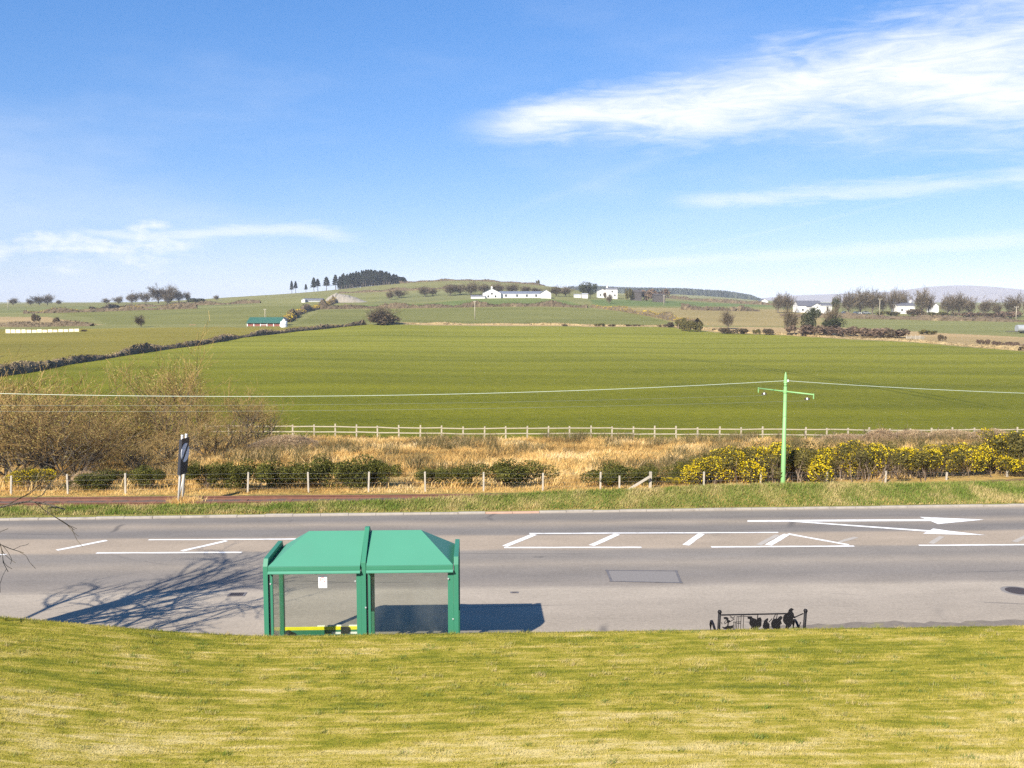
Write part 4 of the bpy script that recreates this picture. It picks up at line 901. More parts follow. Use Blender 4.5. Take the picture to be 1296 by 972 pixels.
def yfen(px): 
    Y = 35.6
    for _ in range(3): Y = 35.7+float(bend(yp(px,600,Y)[0]))
    return Y
slist = [(118,54,597,'low bright-edged evergreen bush behind the fence at far left'),(184,44,592,'narrow evergreen shrub beside the straw gap left of the sign'),(262,44,584,'evergreen shrub just right of the leaning road sign'),(297,48,584,'rounded evergreen shrub second from the sign'),
         (345,60,586,'broad evergreen shrub third from the sign'),(400,56,582,'tall evergreen shrub in the middle of the left hedge'),(445,60,580,'tallest evergreen shrub near the right end of the left hedge'),(482,42,586,'evergreen shrub at the right end of the left hedge'),
         (549,36,591,'small dark bush standing alone right of the long hedge'),(584,34,589,'small rounded bush next to the lone dark bush'),(644,66,584,'wide solitary dark bush in the dry grass'),(776,64,590,'flat-topped dark bush left of the braced post'),(812,40,590,'dark bush directly behind the braced post'),(869,36,586,'dark bush at the left end of the yellow gorse')]
for k,(px,wpx,top,lab) in enumerate(slist):
    Y = yfen(px)+0.25*(k%2); q = yp(px,top,Y); z0 = zg1(q[0],Y); h = q[2]-z0; wm = wpx*Y/1200
    place(shr[k%3], (q[0],Y,z0), (k*2.1)%6.28 if k%2 else 0.3, (wm/1.35,wm/1.35*0.9,h/0.92), lab, 'evergreen shrubs behind the wire fence')

# gorse
def make_gorse(seed, fl):
    r = rngf(seed); t = thing('gorse_bush', 'flowering gorse', 'gorse bush'); lumps = 22
    cs = np.c_[r.normal(size=(lumps,2))*(0.45,0.32), 0.38+0.42*r.random(lumps)]; cr = 0.13+0.16*r.random(lumps)
    n_ = 6000; k = r.integers(0,lumps,n_); d = unit(r.normal(size=(n_,3))); P = cs[k]+d*(cr[k]*(0.3+0.75*r.random(n_)**0.5))[:,None]; P = P[P[:,2] > 0.03]
    link('foliage', leaf_mesh(P, 0.075, 0.018, r, 0.35, mat=M['gorse']), t)
    n2 = int(2600*fl); fk = r.permutation(lumps)[:max(4,int(lumps*0.5))]; k = fk[r.integers(0,len(fk),n2)]; d = unit(r.normal(size=(n2,3))+np.array([-0.25,-0.5,0.45])); P = cs[k]+d*(cr[k]*(0.85+0.25*r.random(n2)))[:,None]
    link('flowers', leaf_mesh(P, 0.036, 0.026, r, 0.2, 'flowers', M['gorse_flower']), t)
    br = []
    for q in range(26): grow(r, (r.normal()*0.42,r.normal()*0.28,-0.05), np.array([r.normal()*0.3,r.normal()*0.3,1.0]), 0.55, 0.012, 0, 1, (4,3), 0.6, (5,), br)
    link('stems', branch_mesh(br, M['dead'], 'stems', (0,1), (4,3)), t)
    return proto(t)
gor = [make_gorse(41,1.0), make_gorse(42,0.7), make_gorse(43,1.25), make_gorse(44,0.45)]
glist = [(898,60,581,0),(925,70,572,0),(955,70,567,1),(985,74,566,0),(1018,74,570,2),(1050,70,570,0),(1092,72,561,1),(1128,66,564,2),(1165,66,572,3),(1195,60,566,0),(1225,70,562,1),(1256,66,571,2),(1284,70,549,3),(1318,80,552,0)]
glab = ['at the left end of the gorse hedge','second from the left in the gorse hedge','just left of the green pole','immediately behind the green pole','just right of the green pole','with bright clusters low down, second right of the pole','with a tall rounded top third right of the pole','fourth right of the pole, thick with flowers','with bare brown stems in mid hedge','just right of the bare stemmed gorse','tall and dark near the right edge','low and bright near the right edge','tallest gorse at the right edge of the picture','cut by the right edge of the picture']
for k,((px,wpx,top,v),lab) in enumerate(zip(glist,glab)):
    Y = yfen(px)+0.4*(k%2); q = yp(px,top,Y); z0 = zg1(q[0],Y); h = q[2]-z0; wm = wpx*Y/1200*1.2
    place(gor[v], (q[0],Y,z0), k*1.3, (wm/1.5,wm/1.5,h/0.88), 'yellow flowering gorse bush '+lab, 'gorse bushes behind the wire fence')
for px,top,wpx,Y,lab in ((34,590,44,35.6,'small yellow gorse bush by the fence at far left'),(770,607,24,35.6,'tiny gorse sprig with yellow flowers right of the braced post'),(168,534,30,52,'yellow gorse bush deep among the bare willows'),(842,603,30,35.9,'low sparse gorse between the braced post and gorse hedge')):
    q = yp(px,top,Y); z0 = zg1(q[0],Y); wm = wpx*Y/1200
    place(gor[2], (q[0],Y,z0), px*0.1, (wm/1.5,wm/1.5,max(0.35,(q[2]-z0))/0.98), lab, 'scattered gorse bushes')

# bramble thickets on the slope
def make_bramble(seed):
    r = rngf(seed); t = thing('bramble_thicket', 'tangled bramble', 'bramble'); n_ = 8000
    a = r.random(n_)*6.283; rr = np.sqrt(r.random(n_)); P = np.c_[rr*np.cos(a)*1.0, rr*np.sin(a)*0.7, np.zeros(n_)]
    P[:,2] = (1-rr**2)*0.75*r.random(n_)**0.4; link('canes', leaf_mesh(P, 0.17, 0.010, r, 0.5, 'canes', M['bramble']), t)
    br = []
    for q in range(14): grow(r, (r.normal()*0.4,r.normal()*0.3,0), np.array([r.normal()*0.7,r.normal()*0.6,1.0]), 0.8, 0.012, 0, 1, (5,3), 0.7, (5,), br, up=-0.05)
    link('stems', branch_mesh(br, M['dead'], 'stems', (0,1), (4,3)), t)
    return proto(t)
brm = [make_bramble(51), make_bramble(52)]
for k,(px,py,Y,wm,hm,lab) in enumerate([(1075,545,72,6.5,0.95,'at the left end of the thicket before the rail fence'),(1120,541,72,6,1.15,'tallest in the thicket before the rail fence'),(1165,543,72,6.5,1.05,'in the middle of the thicket before the rail fence'),(1215,546,71,7,1.0,'right of middle in the thicket before the rail fence'),(1260,551,70,6.5,1.0,'at the right end of the thicket before the rail fence'),
      (350,552,64,8,0.8,'at the foot of the bare willows'),(100,600,36.5,2.6,0.7,'between fence posts at far left')]):
    q = at_depth(px, Y); place(brm[k%2], q, k*0.9, (wm/2,wm/2*0.8,hm/0.75), 'tangled brown bramble thicket '+lab, 'bramble thickets on the slope')

# bare willows on the left
def make_willow(seed, wind=(0.15,0,0)):
    r = rngf(seed); t = thing('willow_shrub', 'bare willow', 'willow'); br = []
    for q in range(10):
        a = r.random()*6.283; s_ = 0.25+0.55*r.random()
        grow(r, (r.normal()*0.35,r.normal()*0.3,-0.1), np.array([math.cos(a)*s_,math.sin(a)*s_,1.0]), 2.0+1.5*r.random(), 0.055, 0, 3, (6,4,3,2), 0.75, (5,4,4), br, up=0.2, wind=np.array(wind))
    link('stems', branch_mesh(br, M['bark'], 'stems', (0,1), (5,4)), t)
    link('twigs', branch_mesh([(P,np.maximum(rad*0.9,0.0065),l) for P,rad,l in br], M['willow'], 'twigs', (2,3), (3,3,3,3)), t)
    P = tips(br,(2,3),r,2,0.08); link('catkins', leaf_mesh(P, 0.085, 0.04, r, 0.5, 'catkins', M['catkin']), t)
    return proto(t)
wil = [make_willow(61), make_willow(62), make_willow(63,(-0.1,0,0))]
wl = [(-60,478,48,5,'bare willow cut off by the left edge of the picture'),(-10,470,52,5,'bare willow at the left edge behind the overhead cable'),(30,488,46,4.6,'olive willow behind the small gorse at far left'),(62,500,42,4.5,'olive willow above the second fence post from the left'),(95,492,50,5,'bushy willow above the low evergreen bush'),(118,515,46,3.2,'low front willow halfway between sign and left edge'),(182,505,52,3.4,'willow with golden tips just left of the sign'),(212,452,66,5,'tallest bare brown willow in the thicket, above the road sign'),(240,488,60,3.4,'slender bare willow right of the tallest one'),(300,505,66,3.6,'reddish bare willow near the right end of the thicket'),(324,508,72,3.6,'bare willow at the right end of the thicket'),(10,520,40,4,'low front willow beside the left edge of the picture'),(92,535,40,3.6,'low bushy willow by the gorse at the track'),(170,552,44,2.6,'low willow behind the narrow evergreen shrub'),(215,535,52,3.4,'low willow directly behind the sign'),(268,530,58,3.2,'low sparse willow right of the sign')]
for k,(px,top,Y,wm,lab) in enumerate(wl):
    q = yp(px,top,Y); z0 = zg1(q[0],Y); h = max(1.4,q[2]-z0)
    place(wil[k%3], (q[0],Y,z0), k*1.7, (wm/3.9,wm/3.9,h/5.1), lab, 'bare willows in the left thicket')

# ------------------------------------------------------------------ lopped roadside tree standing left of the picture
nt_ = thing('bare_tree', 'bare lopped roadside tree whose branches reach in at the left edge', 'tree', (-13.2,15.8,zg1(-13.2,15.8)-0.1))
r = rngf(73); br = []
trunkP = np.array([(0,0,-0.3),(0.05,0.02,0.7),(0.22,0.05,1.7),(0.5,0.12,2.9),(0.62,0.2,4.0)]); br.append((trunkP,np.array([0.30,0.25,0.22,0.19,0.16]),0))
for z0_,dr,L,rad in ((0.6,(0.9,0.35,0.75),3.4,0.11),(1.0,(1.0,0.9,0.55),3.4,0.10),(1.9,(0.7,0.6,0.9),2.8,0.10),(2.6,(0.8,0.1,0.8),2.2,0.075),(3.1,(0.3,0.8,1.0),2.8,0.08),(3.3,(-0.6,0.3,1.0),2.4,0.08),(1.6,(-0.9,0.2,0.8),2.6,0.09),(1.9,(1.0,0.45,0.08),4.4,0.085),(2.1,(1.0,0.40,0.10),3.6,0.08),(1.4,(1.0,0.62,0.10),4.2,0.07)):
    i = np.searchsorted(trunkP[:,2],z0_)-1; f = (z0_-trunkP[i,2])/(trunkP[i+1,2]-trunkP[i,2]); p0 = trunkP[i]*(1-f)+trunkP[i+1]*f
    grow(r, p0, np.array(dr), L, rad*0.72, 1, 4, (6,6,5,4,3), 0.75, (6,5,4,4), br, up=0.10, lenf=(0.36,0.62), gnarl=0.13)
link('trunk', branch_mesh(br, M['bark'], 'trunk', (0,), (10,)), nt_)
t2 = thing('bare_tree', 'smaller bare tree beyond the left edge whose shadow webs the near lane', 'tree', (-10.55,15.4,zg1(-10.55,15.4)-0.1)); r2 = rngf(77); b2 = []
for q in range(6):
    a = q*1.05+0.4*r2.random(); s_ = 0.25+0.25*r2.random(); grow(r2, (0.12*math.cos(a),0.12*math.sin(a),-0.1), np.array([math.cos(a)*s_+0.05,math.sin(a)*s_+0.1,1.0]), 2.5+0.7*r2.random(), 0.055, 1, 4, (5,5,4,4,3), 0.8, (5,5,4,4), b2, up=0.12, lenf=(0.36,0.62), gnarl=0.15)
link('stems', branch_mesh(b2, M['bark'], 'stems', (1,2), (8,6,5)), t2); link('twigs', branch_mesh([(P_,np.maximum(rd,0.005),l) for P_,rd,l in b2], M['twig'], 'twigs', (3,4), (3,3,3,3,3)), t2)
link('limbs', branch_mesh(br, M['bark'], 'limbs', (1,2), (8,8,6)), nt_)
link('twigs', branch_mesh([(P,np.maximum(rad,0.005),l) for P,rad,l in br], M['twig'], 'twigs', (3,4), (3,3,3,3,3)), nt_)

# ------------------------------------------------------------------ field hedges
def hedge(label, px_pts, h, wd, mat='hedge_br', dens=1.0, top=None, seed=1, group='field hedges', leaf=0.42, Y=None):
    r = rngf(seed); W = [tp(*q) if Y is None else at_depth(q[0],Y) for q in px_pts]; P = []
    for a, b_ in zip(W[:-1],W[1:]):
        L = np.linalg.norm((b_-a)[:2]); n_ = int(L*10*dens)+2; t = r.random(n_)[:,None]; P.append(a*(1-t)+b_*t)
    P = np.concatenate(P); n_ = len(P); o0 = W[0]
    prof = 0.72+0.42*np.sin(P[:,0]*0.23+P[:,1]*0.17+seed)*np.sin(P[:,0]*0.071-P[:,1]*0.05+2*seed); hh_ = h*np.clip(prof,0.25,1.25)
    v = r.random(n_)**0.8; P[:,:2] += r.normal(size=(n_,2))*wd*0.33*(1.1-0.6*v)[:,None]; P[:,2] = zg(P[:,0],P[:,1])+v*hh_
    t = thing('field_hedge', label, 'hedge', o0, 0, group)
    sz = leaf*(0.6+np.clip(P[:,1].mean()/700,0.2,1.3))
    sel = np.zeros(n_,bool)
    if top: sel = (v > 0.55)&(np.sin(P[:,0]*0.11+P[:,1]*0.13+seed) > -0.5)
    tag(link('foliage', leaf_mesh(P[~sel]-o0, sz, sz*0.55, r, 0.2, mat=M[mat]), t), kind='stuff')
    if top: tag(link('top_growth', leaf_mesh(P[sel]-o0, sz, sz*0.6, r, 0.2, 'top_growth', M[top]), t), kind='stuff')
    # rough core of bank and woody growth, following the hedge's own uneven height
    V = []; n2 = 0; cs_u = ((-1,-0.3),(-0.8,0.42),(-0.35,0.78),(0.3,0.80),(0.8,0.40),(1,-0.3))
    for k in range(len(W)-1):
        d = (W[k+1]-W[k])[:2]; Ls = np.linalg.norm(d); d = d/Ls; nn = np.array([-d[1],d[0]])*wd*0.42
        for f in np.arange(0,1,1.3/Ls):
            q = W[k]*(1-f)+W[k+1]*f; pr_ = float(np.clip(0.72+0.42*np.sin(q[0]*0.23+q[1]*0.17+seed)*np.sin(q[0]*0.071-q[1]*0.05+2*seed),0.25,1.25)); zb_ = zg1(q[0],q[1])
            for u,zz in cs_u:
                xx, yy = q[:2]+nn*(u+r.normal()*0.16)+d*r.normal()*0.25; V.append((xx-o0[0],yy-o0[1],zb_+(zz*h*pr_*(1+0.22*r.normal()) if zz > 0 else zz)-o0[2]))
            n2 += 1
    B = MB(); i = np.arange(n2-1)[:,None]*6; j = np.arange(5)[None]; B.add(V, np.stack([i+j,i+6+j,i+7+j,i+1+j],-1).reshape(-1,4)); B.obj('bank', M['bank'] if mat != 'hedge_st' else M['bank_st'], t)
    return t
M['hedge_st'] = island('hedge_straw', [(0.0,(0.11,0.08,0.04)),(0.5,(0.26,0.19,0.09)),(1.0,(0.42,0.32,0.17))], 0.9, 0.1, (0.08,0.5))
M['bank'] = plain('hedge_core', (0.11,0.080,0.045), 0.95, var=0.55, scale=0.5, bump=0.3, grime=((0.26,0.195,0.10),0.7))
M['bank_st'] = plain('straw_bank', (0.33,0.24,0.11), 0.95, var=0.4, scale=0.4, bump=0.2, grime=((0.14,0.10,0.05),0.7))
hedge('long brown hedge bank dividing the two fields on the left', left_hedge[1:], 1.75, 2.3, 'hedge_br', 4.5, 'hedge_st', 2, leaf=0.30)
hedge('curving hedge topped with yellow gorse behind the green-roofed shed', [(362,408),(372,400),(384,395),(402,391),(415,386),(424,382.5),(440,379.5)], 3.2, 4.5, 'hedge_br', 3.0, 'hedge_or', 3)
hedge('brown hedge across the middle below the white farm', [(405,391.5),(470,390.5),(560,389.5),(640,388),(700,388),(745,390)], 2.9, 3.0, 'hedge_br', 3.5, None, 4)
hedge('straw and gorse hedge slanting down to the right of centre', [(750,389),(790,394),(830,401),(860,407),(884,411)], 3.0, 4.5, 'hedge_or', 2.6, None, 5)
hedge('dark low hedge behind the cream panel wall', [(-80,413),(0,413.5),(60,413.5),(120,412.5)], 2.2, 2.5, 'hedge_br', 3.0, None, 6)
hedge('far hedge line across the left fields', [(30,397),(90,395.5),(140,394),(200,392),(250,390.5)], 3.0, 3.0, 'hedge_br', 2.2, 'hedge_or', 7)
hedge('farthest left hedge under the skyline trees', [(115,392.5),(170,389),(235,387),(330,383.5)], 2.8, 3.0, 'hedge_br', 2.0, None, 8)
hedge('hedge running over the hill below the pine wood', [(430,371.5),(480,369.5),(540,367),(580,365)], 2.6, 3, 'hedge_br', 2.0, None, 9)
hedge('hedge on the hill crest against the sky', [(500,359.5),(540,356.5),(580,354.5),(630,357),(690,362)], 2.2, 3, 'hedge_br', 1.6, None, 10, Y=895)
hedge('rough brown hedge along the right fields before the houses', [(990,400),(1050,402.5),(1120,404),(1200,406),(1296,407.5),(1400,409)], 2.4, 5, 'hedge_br', 3.0, 'far_bramble', 12)
hedge('broken scrub hedge across the straw field right of centre', [(862,392),(900,393),(925,393.5),(960,394)], 3.2, 3.5, 'hedge_br', 1.8, None, 13)
hedge('field edge hedge right of the far white house', [(840,377),(880,380.5),(930,384),(985,386.5)], 3.0, 3.5, 'hedge_br', 1.6, None, 14)

hedge('straw-coloured grassy bank along the far edge of the main field', [(486,409.8),(600,410.8),(720,411.6),(850,413),(905,418)], 0.8, 3.0, 'hedge_st', 2.0, None, 15)
hedge('straw-coloured rough bank along the right edge of the main field', [(905,419),(1000,423.5),(1100,429.5),(1165,433),(1230,438),(1296,444)], 0.8, 3.0, 'hedge_st', 2.5, None, 16)
# ------------------------------------------------------------------ far trees
def far_bare(seed, wind=(0,0,0), spread=0.8, name='bare_tree'):
    r = rngf(seed); t = thing(name, 'bare tree', 'tree'); br = []
    tr = np.array([(0,0,-0.4),(r.normal()*0.1,0,1.0),(r.normal()*0.2,r.normal()*0.2,2.2)]); br.append((tr,np.array([0.32,0.26,0.22]),0))
    for q in range(8):
        a = r.random()*6.283; s_ = 0.35+0.65*r.random()
        grow(r, tr[1]*(1-q/8)+tr[2]*(q/8), np.array([math.cos(a)*s_,math.sin(a)*s_,0.9]), 3.6+r.random(), 0.13, 1, 4, (4,4,3,2,1), spread, (5,5,5,4), br, up=0.18, wind=np.array(wind), gnarl=0.12)
    tag(link('trunk', branch_mesh(br, M['trunk_far'], 'trunk', (0,1), (6,5)), t))
    allP = np.concatenate([P for P,_,l in br if l >= 2]); br = [b_ for b_ in br if b_[2] < 4 or r.random() < 0.6]
    nx_ = 1500; d = unit(r.normal(size=(nx_,3))*(1,1,0.8)+np.array([0,0,0.25])); rr = (0.45+0.55*r.random(nx_)**0.5)*(0.85+0.25*np.sin(d[:,0]*5+seed)*np.sin(d[:,1]*4+d[:,2]*3))
    ctr_ = np.array([wind[0]*1.2,0,3.9]); A = ctr_+d*rr[:,None]*np.array([3.7,3.7,3.4]); ok = A[:,2] > 0.35
    for p_, d_ in zip(A[ok],d[ok]):
        e_ = d_+r.normal(size=3)*0.45+np.array([0,0,0.25])+np.array(wind)*0.5; e_ /= np.linalg.norm(e_); br.append((np.array([p_-e_*0.7,p_+e_*0.25]),np.array([0.03,0.016]),4))
    tag(link('crown', branch_mesh([(P,np.maximum(rad,0.028),l) for P,rad,l in br], M['fartwig'], 'crown', (2,3,4), (3,3,3,3,3)), t), kind='stuff')
    return proto(t)
fb = [far_bare(81), far_bare(82,(0.5,0,0.0)), far_bare(83), far_bare(84,(0.35,0.1,0))]
def far_ever(seed, sx=1.0, n_=2600, name='evergreen_tree', leaf=0.5):
    r = rngf(seed); t = thing(name, 'evergreen', 'tree'); lumps = 14
    cs = np.c_[r.normal(size=(lumps,2))*1.5*sx, 2.6+r.random(lumps)*3.6]; cr = 1.0+r.random(lumps)*1.1
    k = r.integers(0,lumps,n_); d = unit(r.normal(size=(n_,3))); P = cs[k]+d*(cr[k]*(0.5+0.5*r.random(n_)**0.5))[:,None]; P = P[P[:,2] > 0.3]
    tag(link('crown', leaf_mesh(P, leaf, leaf*0.6, r, 0.1, 'crown', M['ever']), t), kind='stuff')
    MB().tube([(0,0,-0.4),(0.1,0,1.5),(0,0,3.5)],[0.3,0.25,0.15],6).obj('trunk', M['trunk_far'], t)
    return proto(t)
fe = [far_ever(91), far_ever(92,1.3)]
def conifer(seed, low=0.45):
    r = rngf(seed); t = thing('pine_tree', 'pine', 'tree'); n_ = 900; h = 14.0
    z = h*(low+(1-low)*r.random(n_)**0.8); rr = 2.3*(1-(z/h-low)/(1-low))**0.6*(0.3+0.7*r.random(n_)**0.5)*(0.55+0.6*np.abs(np.sin(z*1.7+seed))); a = r.random(n_)*6.283
    P = np.c_[rr*np.cos(a),rr*np.sin(a),z-0.12*rr]; tag(link('crown', leaf_mesh(P, 1.1, 0.5, r, -0.1, 'crown', M['conifer']), t), kind='stuff')
    MB().tube([(0,0,-0.5),(0.05,0,h*0.5),(0,0.05,h*0.97)],[0.24,0.16,0.04],5).obj('trunk', M['trunk_far'], t)
    return proto(t)
cf = [conifer(101,0.30), conifer(102,0.42), conifer(103,0.36), conifer(104,0.10), conifer(105,0.14)]
def far_bush(seed, mat, name='thorn_bush'):
    r = rngf(seed); t = thing(name, 'bush', 'bush'); n_ = 900; lumps = 7
    cs = np.c_[r.normal(size=(lumps,2))*0.45, 0.35+0.35*r.random(lumps)]; k = r.integers(0,lumps,n_); P = cs[k]+unit(r.normal(size=(n_,3)))*(0.38*r.random(n_)**0.4)[:,None]; P = P[P[:,2] > 0]
    tag(link('foliage', leaf_mesh(P, 0.22, 0.10, r, 0.2, mat=M[mat]), t), kind='stuff'); br = []
    for q in range(5): grow(r, (r.normal()*0.2,r.normal()*0.2,-0.1), np.array([r.normal()*0.4,r.normal()*0.4,1.0]), 0.6, 0.04, 0, 1, (3,2), 0.7, (3,), br)
    tag(link('stems', branch_mesh(br, M['dead'], 'stems', (0,1), (4,3)), t), kind='stuff')
    return proto(t)
fbu = [far_bush(111,'hedge_br'), far_bush(112,'gorse'), far_bush(113,'far_bramble')]
# (px, base py or distance, top py, width px, variant list, label, group)
def far(px, Y, top, wpx, root, h0, w0, label, group, k=0):
    q = yp(px, top, Y); z0 = zg1(q[0],Y); h = max(0.6,q[2]-z0); wm = wpx*Y/1200
    return place(root, (q[0],Y,z0), k*1.9, (wm/w0,wm/w0,h/h0), label, group)
SKY_L = 'bare skyline trees on the left'
for k,(px,Y,top,wpx,v,lab) in enumerate([
  (16,820,380,16,0,'small bare tree at the left end of the skyline, by the pale pole'),(38,800,381,14,2,'low bare tree on the left skyline left of the pale crowned one'),(50,780,377,18,1,'leaning bare tree in the left skyline pair'),(60,780,376,20,2,'rounded pale bare tree in the left skyline pair'),(74,800,382,10,0,'small tree just right of the left skyline pair'),
  (135,800,380,14,0,'low bare tree left of the big skyline clump'),(150,780,378,16,2,'low bare tree second left of the big skyline clump'),(166,770,373,24,1,'leaning bare tree left of the big skyline tree'),(184,770,373,18,3,'slim bare tree touching the big skyline tree'),(200,760,366,30,1,'large windswept bare tree on the left skyline'),(213,755,366,28,0,'large bare tree, taller of the middle skyline clump'),(226,765,371,20,2,'bare tree at the right of the skyline clump'),(238,770,373,12,3,'narrow bare tree left of the dark round evergreen'),(212,700,375,18,3,'bare tree standing in front of the skyline clump')]):
    far(px,Y,top-1.5,wpx*0.8,fb[v],7.4,8.5,lab,SKY_L,k)
far(248,690,377.5,22,fe[1],7.2,7.5,'dark rounded evergreen tree right of the skyline clump','evergreen trees',1)
far(274,760,374,7,fb[1],7.4,8.5,'tiny lone windblown tree on the skyline ridge',SKY_L,1)
far(178,345,401,16,fb[3],7.4,8.5,'lone leaning bare bush in the middle of the left fields','lone bare trees',2)
far(482,352,391,30,fb[2],7.4,7.0,'brown bare thorn tree at the end of the long hedge','lone bare trees',3)
far(484,350,397,30,fbu[0],1.0,1.4,'dense brown scrub at the foot of the thorn tree','scrub bushes',3)
for k,(px,Y,top,wpx,lab) in enumerate([(369,900,355.5,5,'leftmost pine of the thin pair on the ridge'),(374,905,356,5,'right pine of the thin pair on the ridge'),(387,880,359.5,4,'tiny stunted tree between the ridge pines'),(397,890,351.5,8,'left pine of the bushy pair on the ridge'),(402,895,353,7,'right pine of the bushy pair on the ridge'),(413,890,350.5,9,'single pointed pine left of the wood'),(424.5,885,348,9,'pointed pine at the left end of the pine wood')]):
    far(px,Y,top,wpx,cf[k%3],14,4.2,lab,'pines on the ridge',k)
r = rngf(7)
for k in range(110):
    f = (k//3+0.5+0.35*r.normal())/36.7; px = 429+f*84; Y = 875+r.random()*90
    top = np.interp(px,[426,440,455,475,490,500,513],[352,346.5,343.5,342,345,348.5,353])+r.normal()*1.0+ (1.0 if k%2 else 0)
    far(px,Y+(40 if k%3 else 0),top,6.0,cf[(k//3)%3 if k%3 == 0 else 3+k%2],14,4.2,'tall bare-trunked pine in the dense wood on the hill','pines in the hilltop wood',k)
# trees round the white farm and the slope above it
for k,(px,Y,top,wpx,v,lab) in enumerate([(493,620,369,12,0,'bare bush right of the pale stone heap'),(505,640,368,18,2,'rounded bare thicket right of the pale stone heap'),(538,640,364.5,18,0,'rounded bare tree on the slope left of the farm'),(548,650,366,14,2,'smaller bare tree left of the farm'),(570,640,361.5,20,0,'bare tree left of the white farmhouse'),(582,650,362,18,3,'bare tree second left of the white farmhouse'),(596,640,359.5,24,2,'largest bare tree beside the white farmhouse'),(612,655,361,20,0,'bare tree behind the white farmhouse'),(630,660,360.5,22,2,'bare tree behind the farmhouse gable'),(648,665,361,22,0,'bare tree behind the left half of the barn'),(664,670,363,18,3,'bare tree behind the middle of the barn'),(678,680,365,16,2,'bare tree behind the right half of the barn'),(704,640,364,20,0,'bare tree right of the long white barn'),(716,650,364.5,18,2,'bare tree second right of the long white barn'),(771,560,374,9,3,'little tree below the far white house')]):
    far(px,Y,top,wpx,fb[v],7.4,8.5,lab,'bare trees around the white farm',k)
for k,(px,Y,top,wpx,lab) in enumerate([(738,640,358.5,11,'tall dark evergreen left of the far white house'),(747,645,358.5,11,'dark evergreen second left of the far white house')]): far(px,Y,top,wpx,fe[k],7.2,6.0,lab,'evergreen trees',k)
for k,(px,Y,top,wpx,v,lab) in enumerate([(767,660,370,8,0,'low dark shrub before the far white house'),(798,640,366,9,1,'light green shrub right of the far white house'),(680,900,354.5,3.5,1,'tiny lone bush on the skyline above the barn'),(44,420,397,7,0,'small dark bush in the straw patch on the left'),(72,400,401.5,6,0,'smaller dark bush in the straw patch on the left'),(828,650,366,24,2,'brown shrubbery right of the dark sheds')]): far(px,Y,top,wpx,fbu[v],1.0,1.4,lab,'scrub bushes',k)
# right-hand trees
RT = 'bare trees by the right-hand houses'
for k,(px,Y,top,wpx,v,lab) in enumerate([(985,520,374,20,0,'rounded bare tree left of the slate-roofed house'),(997,525,374,20,2,'bare tree second left of the slate-roofed house'),
  (1075,500,372,26,0,'bare tree at the left of the right-hand copse'),(1090,505,370,28,2,'bare tree second in the right-hand copse'),(1105,505,369.5,28,0,'tall bare tree in the middle of the right-hand copse'),(1118,515,372,20,3,'bare tree at the right of the right-hand copse'),(1132,520,369.5,24,2,'bare tree left of the white chimneyed house'),(1143,530,371,18,0,'bare tree behind the white chimneyed house'),
  (1167,500,369.5,26,2,'tall bare tree right of the white chimneyed house'),(1176,505,374,16,0,'smaller bare tree beside the tall one right of the chimneyed house'),(1200,490,376,26,0,'broad bare tree in the right copse'),(1214,490,374.5,30,2,'broadest bare tree in the right copse'),(1228,500,378,20,3,'bare tree right of the broadest in the right copse'),(1245,490,379.5,22,1,'windswept bare tree near the right pole'),(1262,500,384,16,0,'low bare tree just left of the right pole'),(1283,470,376,28,2,'bare tree at the right edge of the picture'),(1305,470,375,30,0,'bare tree cut by the right edge of the picture')]):
    far(px,Y,top+1.0,wpx*0.92,fb[v],7.4,8.5,lab,RT,k)
far(1058.5,520,375.5,11,fe[0],7.2,6.0,'dark round-headed evergreen right of the slate-roofed house','evergreen trees',3)
for k,(px,Y,top,wpx,lab) in enumerate([(1160,470,391,22,'dark undergrowth right in front of the white chimneyed house'),(1190,470,395,22,'brown undergrowth below the sliver of white gable'),(1225,465,395,24,'brown undergrowth below the broadest bare tree'),(1255,460,396,20,'brown undergrowth left of the right-hand utility pole'),(1128,475,394,20,'undergrowth left of the white chimneyed house'),(1278,455,394,22,'undergrowth beside the right-hand utility pole at the edge')]):
    far(px,Y,top,wpx,fbu[k%3],1.0,1.4,lab,'undergrowth by the right-hand houses',k)
far(1023,300,391,26,fe[1],7.2,7.5,'dark evergreen bush beyond the right field edge','evergreen trees',5)
far(1000,295,395,20,fb[3],7.4,8.5,'pale leafless tree at the field edge left of the evergreen bush','lone bare trees',6)
far(1053,290,401,28,fe[0],7.2,7.0,'low ivy-clad stump with spiky branches at the field edge','evergreen trees',6)
far(1052,291,388,20,fb[1],7.4,8.5,'spiky bare branches rising from the ivy-clad stump','lone bare trees',7)
far(922,330,396,19,fb[0],7.4,8.5,'lone rounded bare tree in the straw field right of centre','lone bare trees',8)
SB = 'scrub bushes'
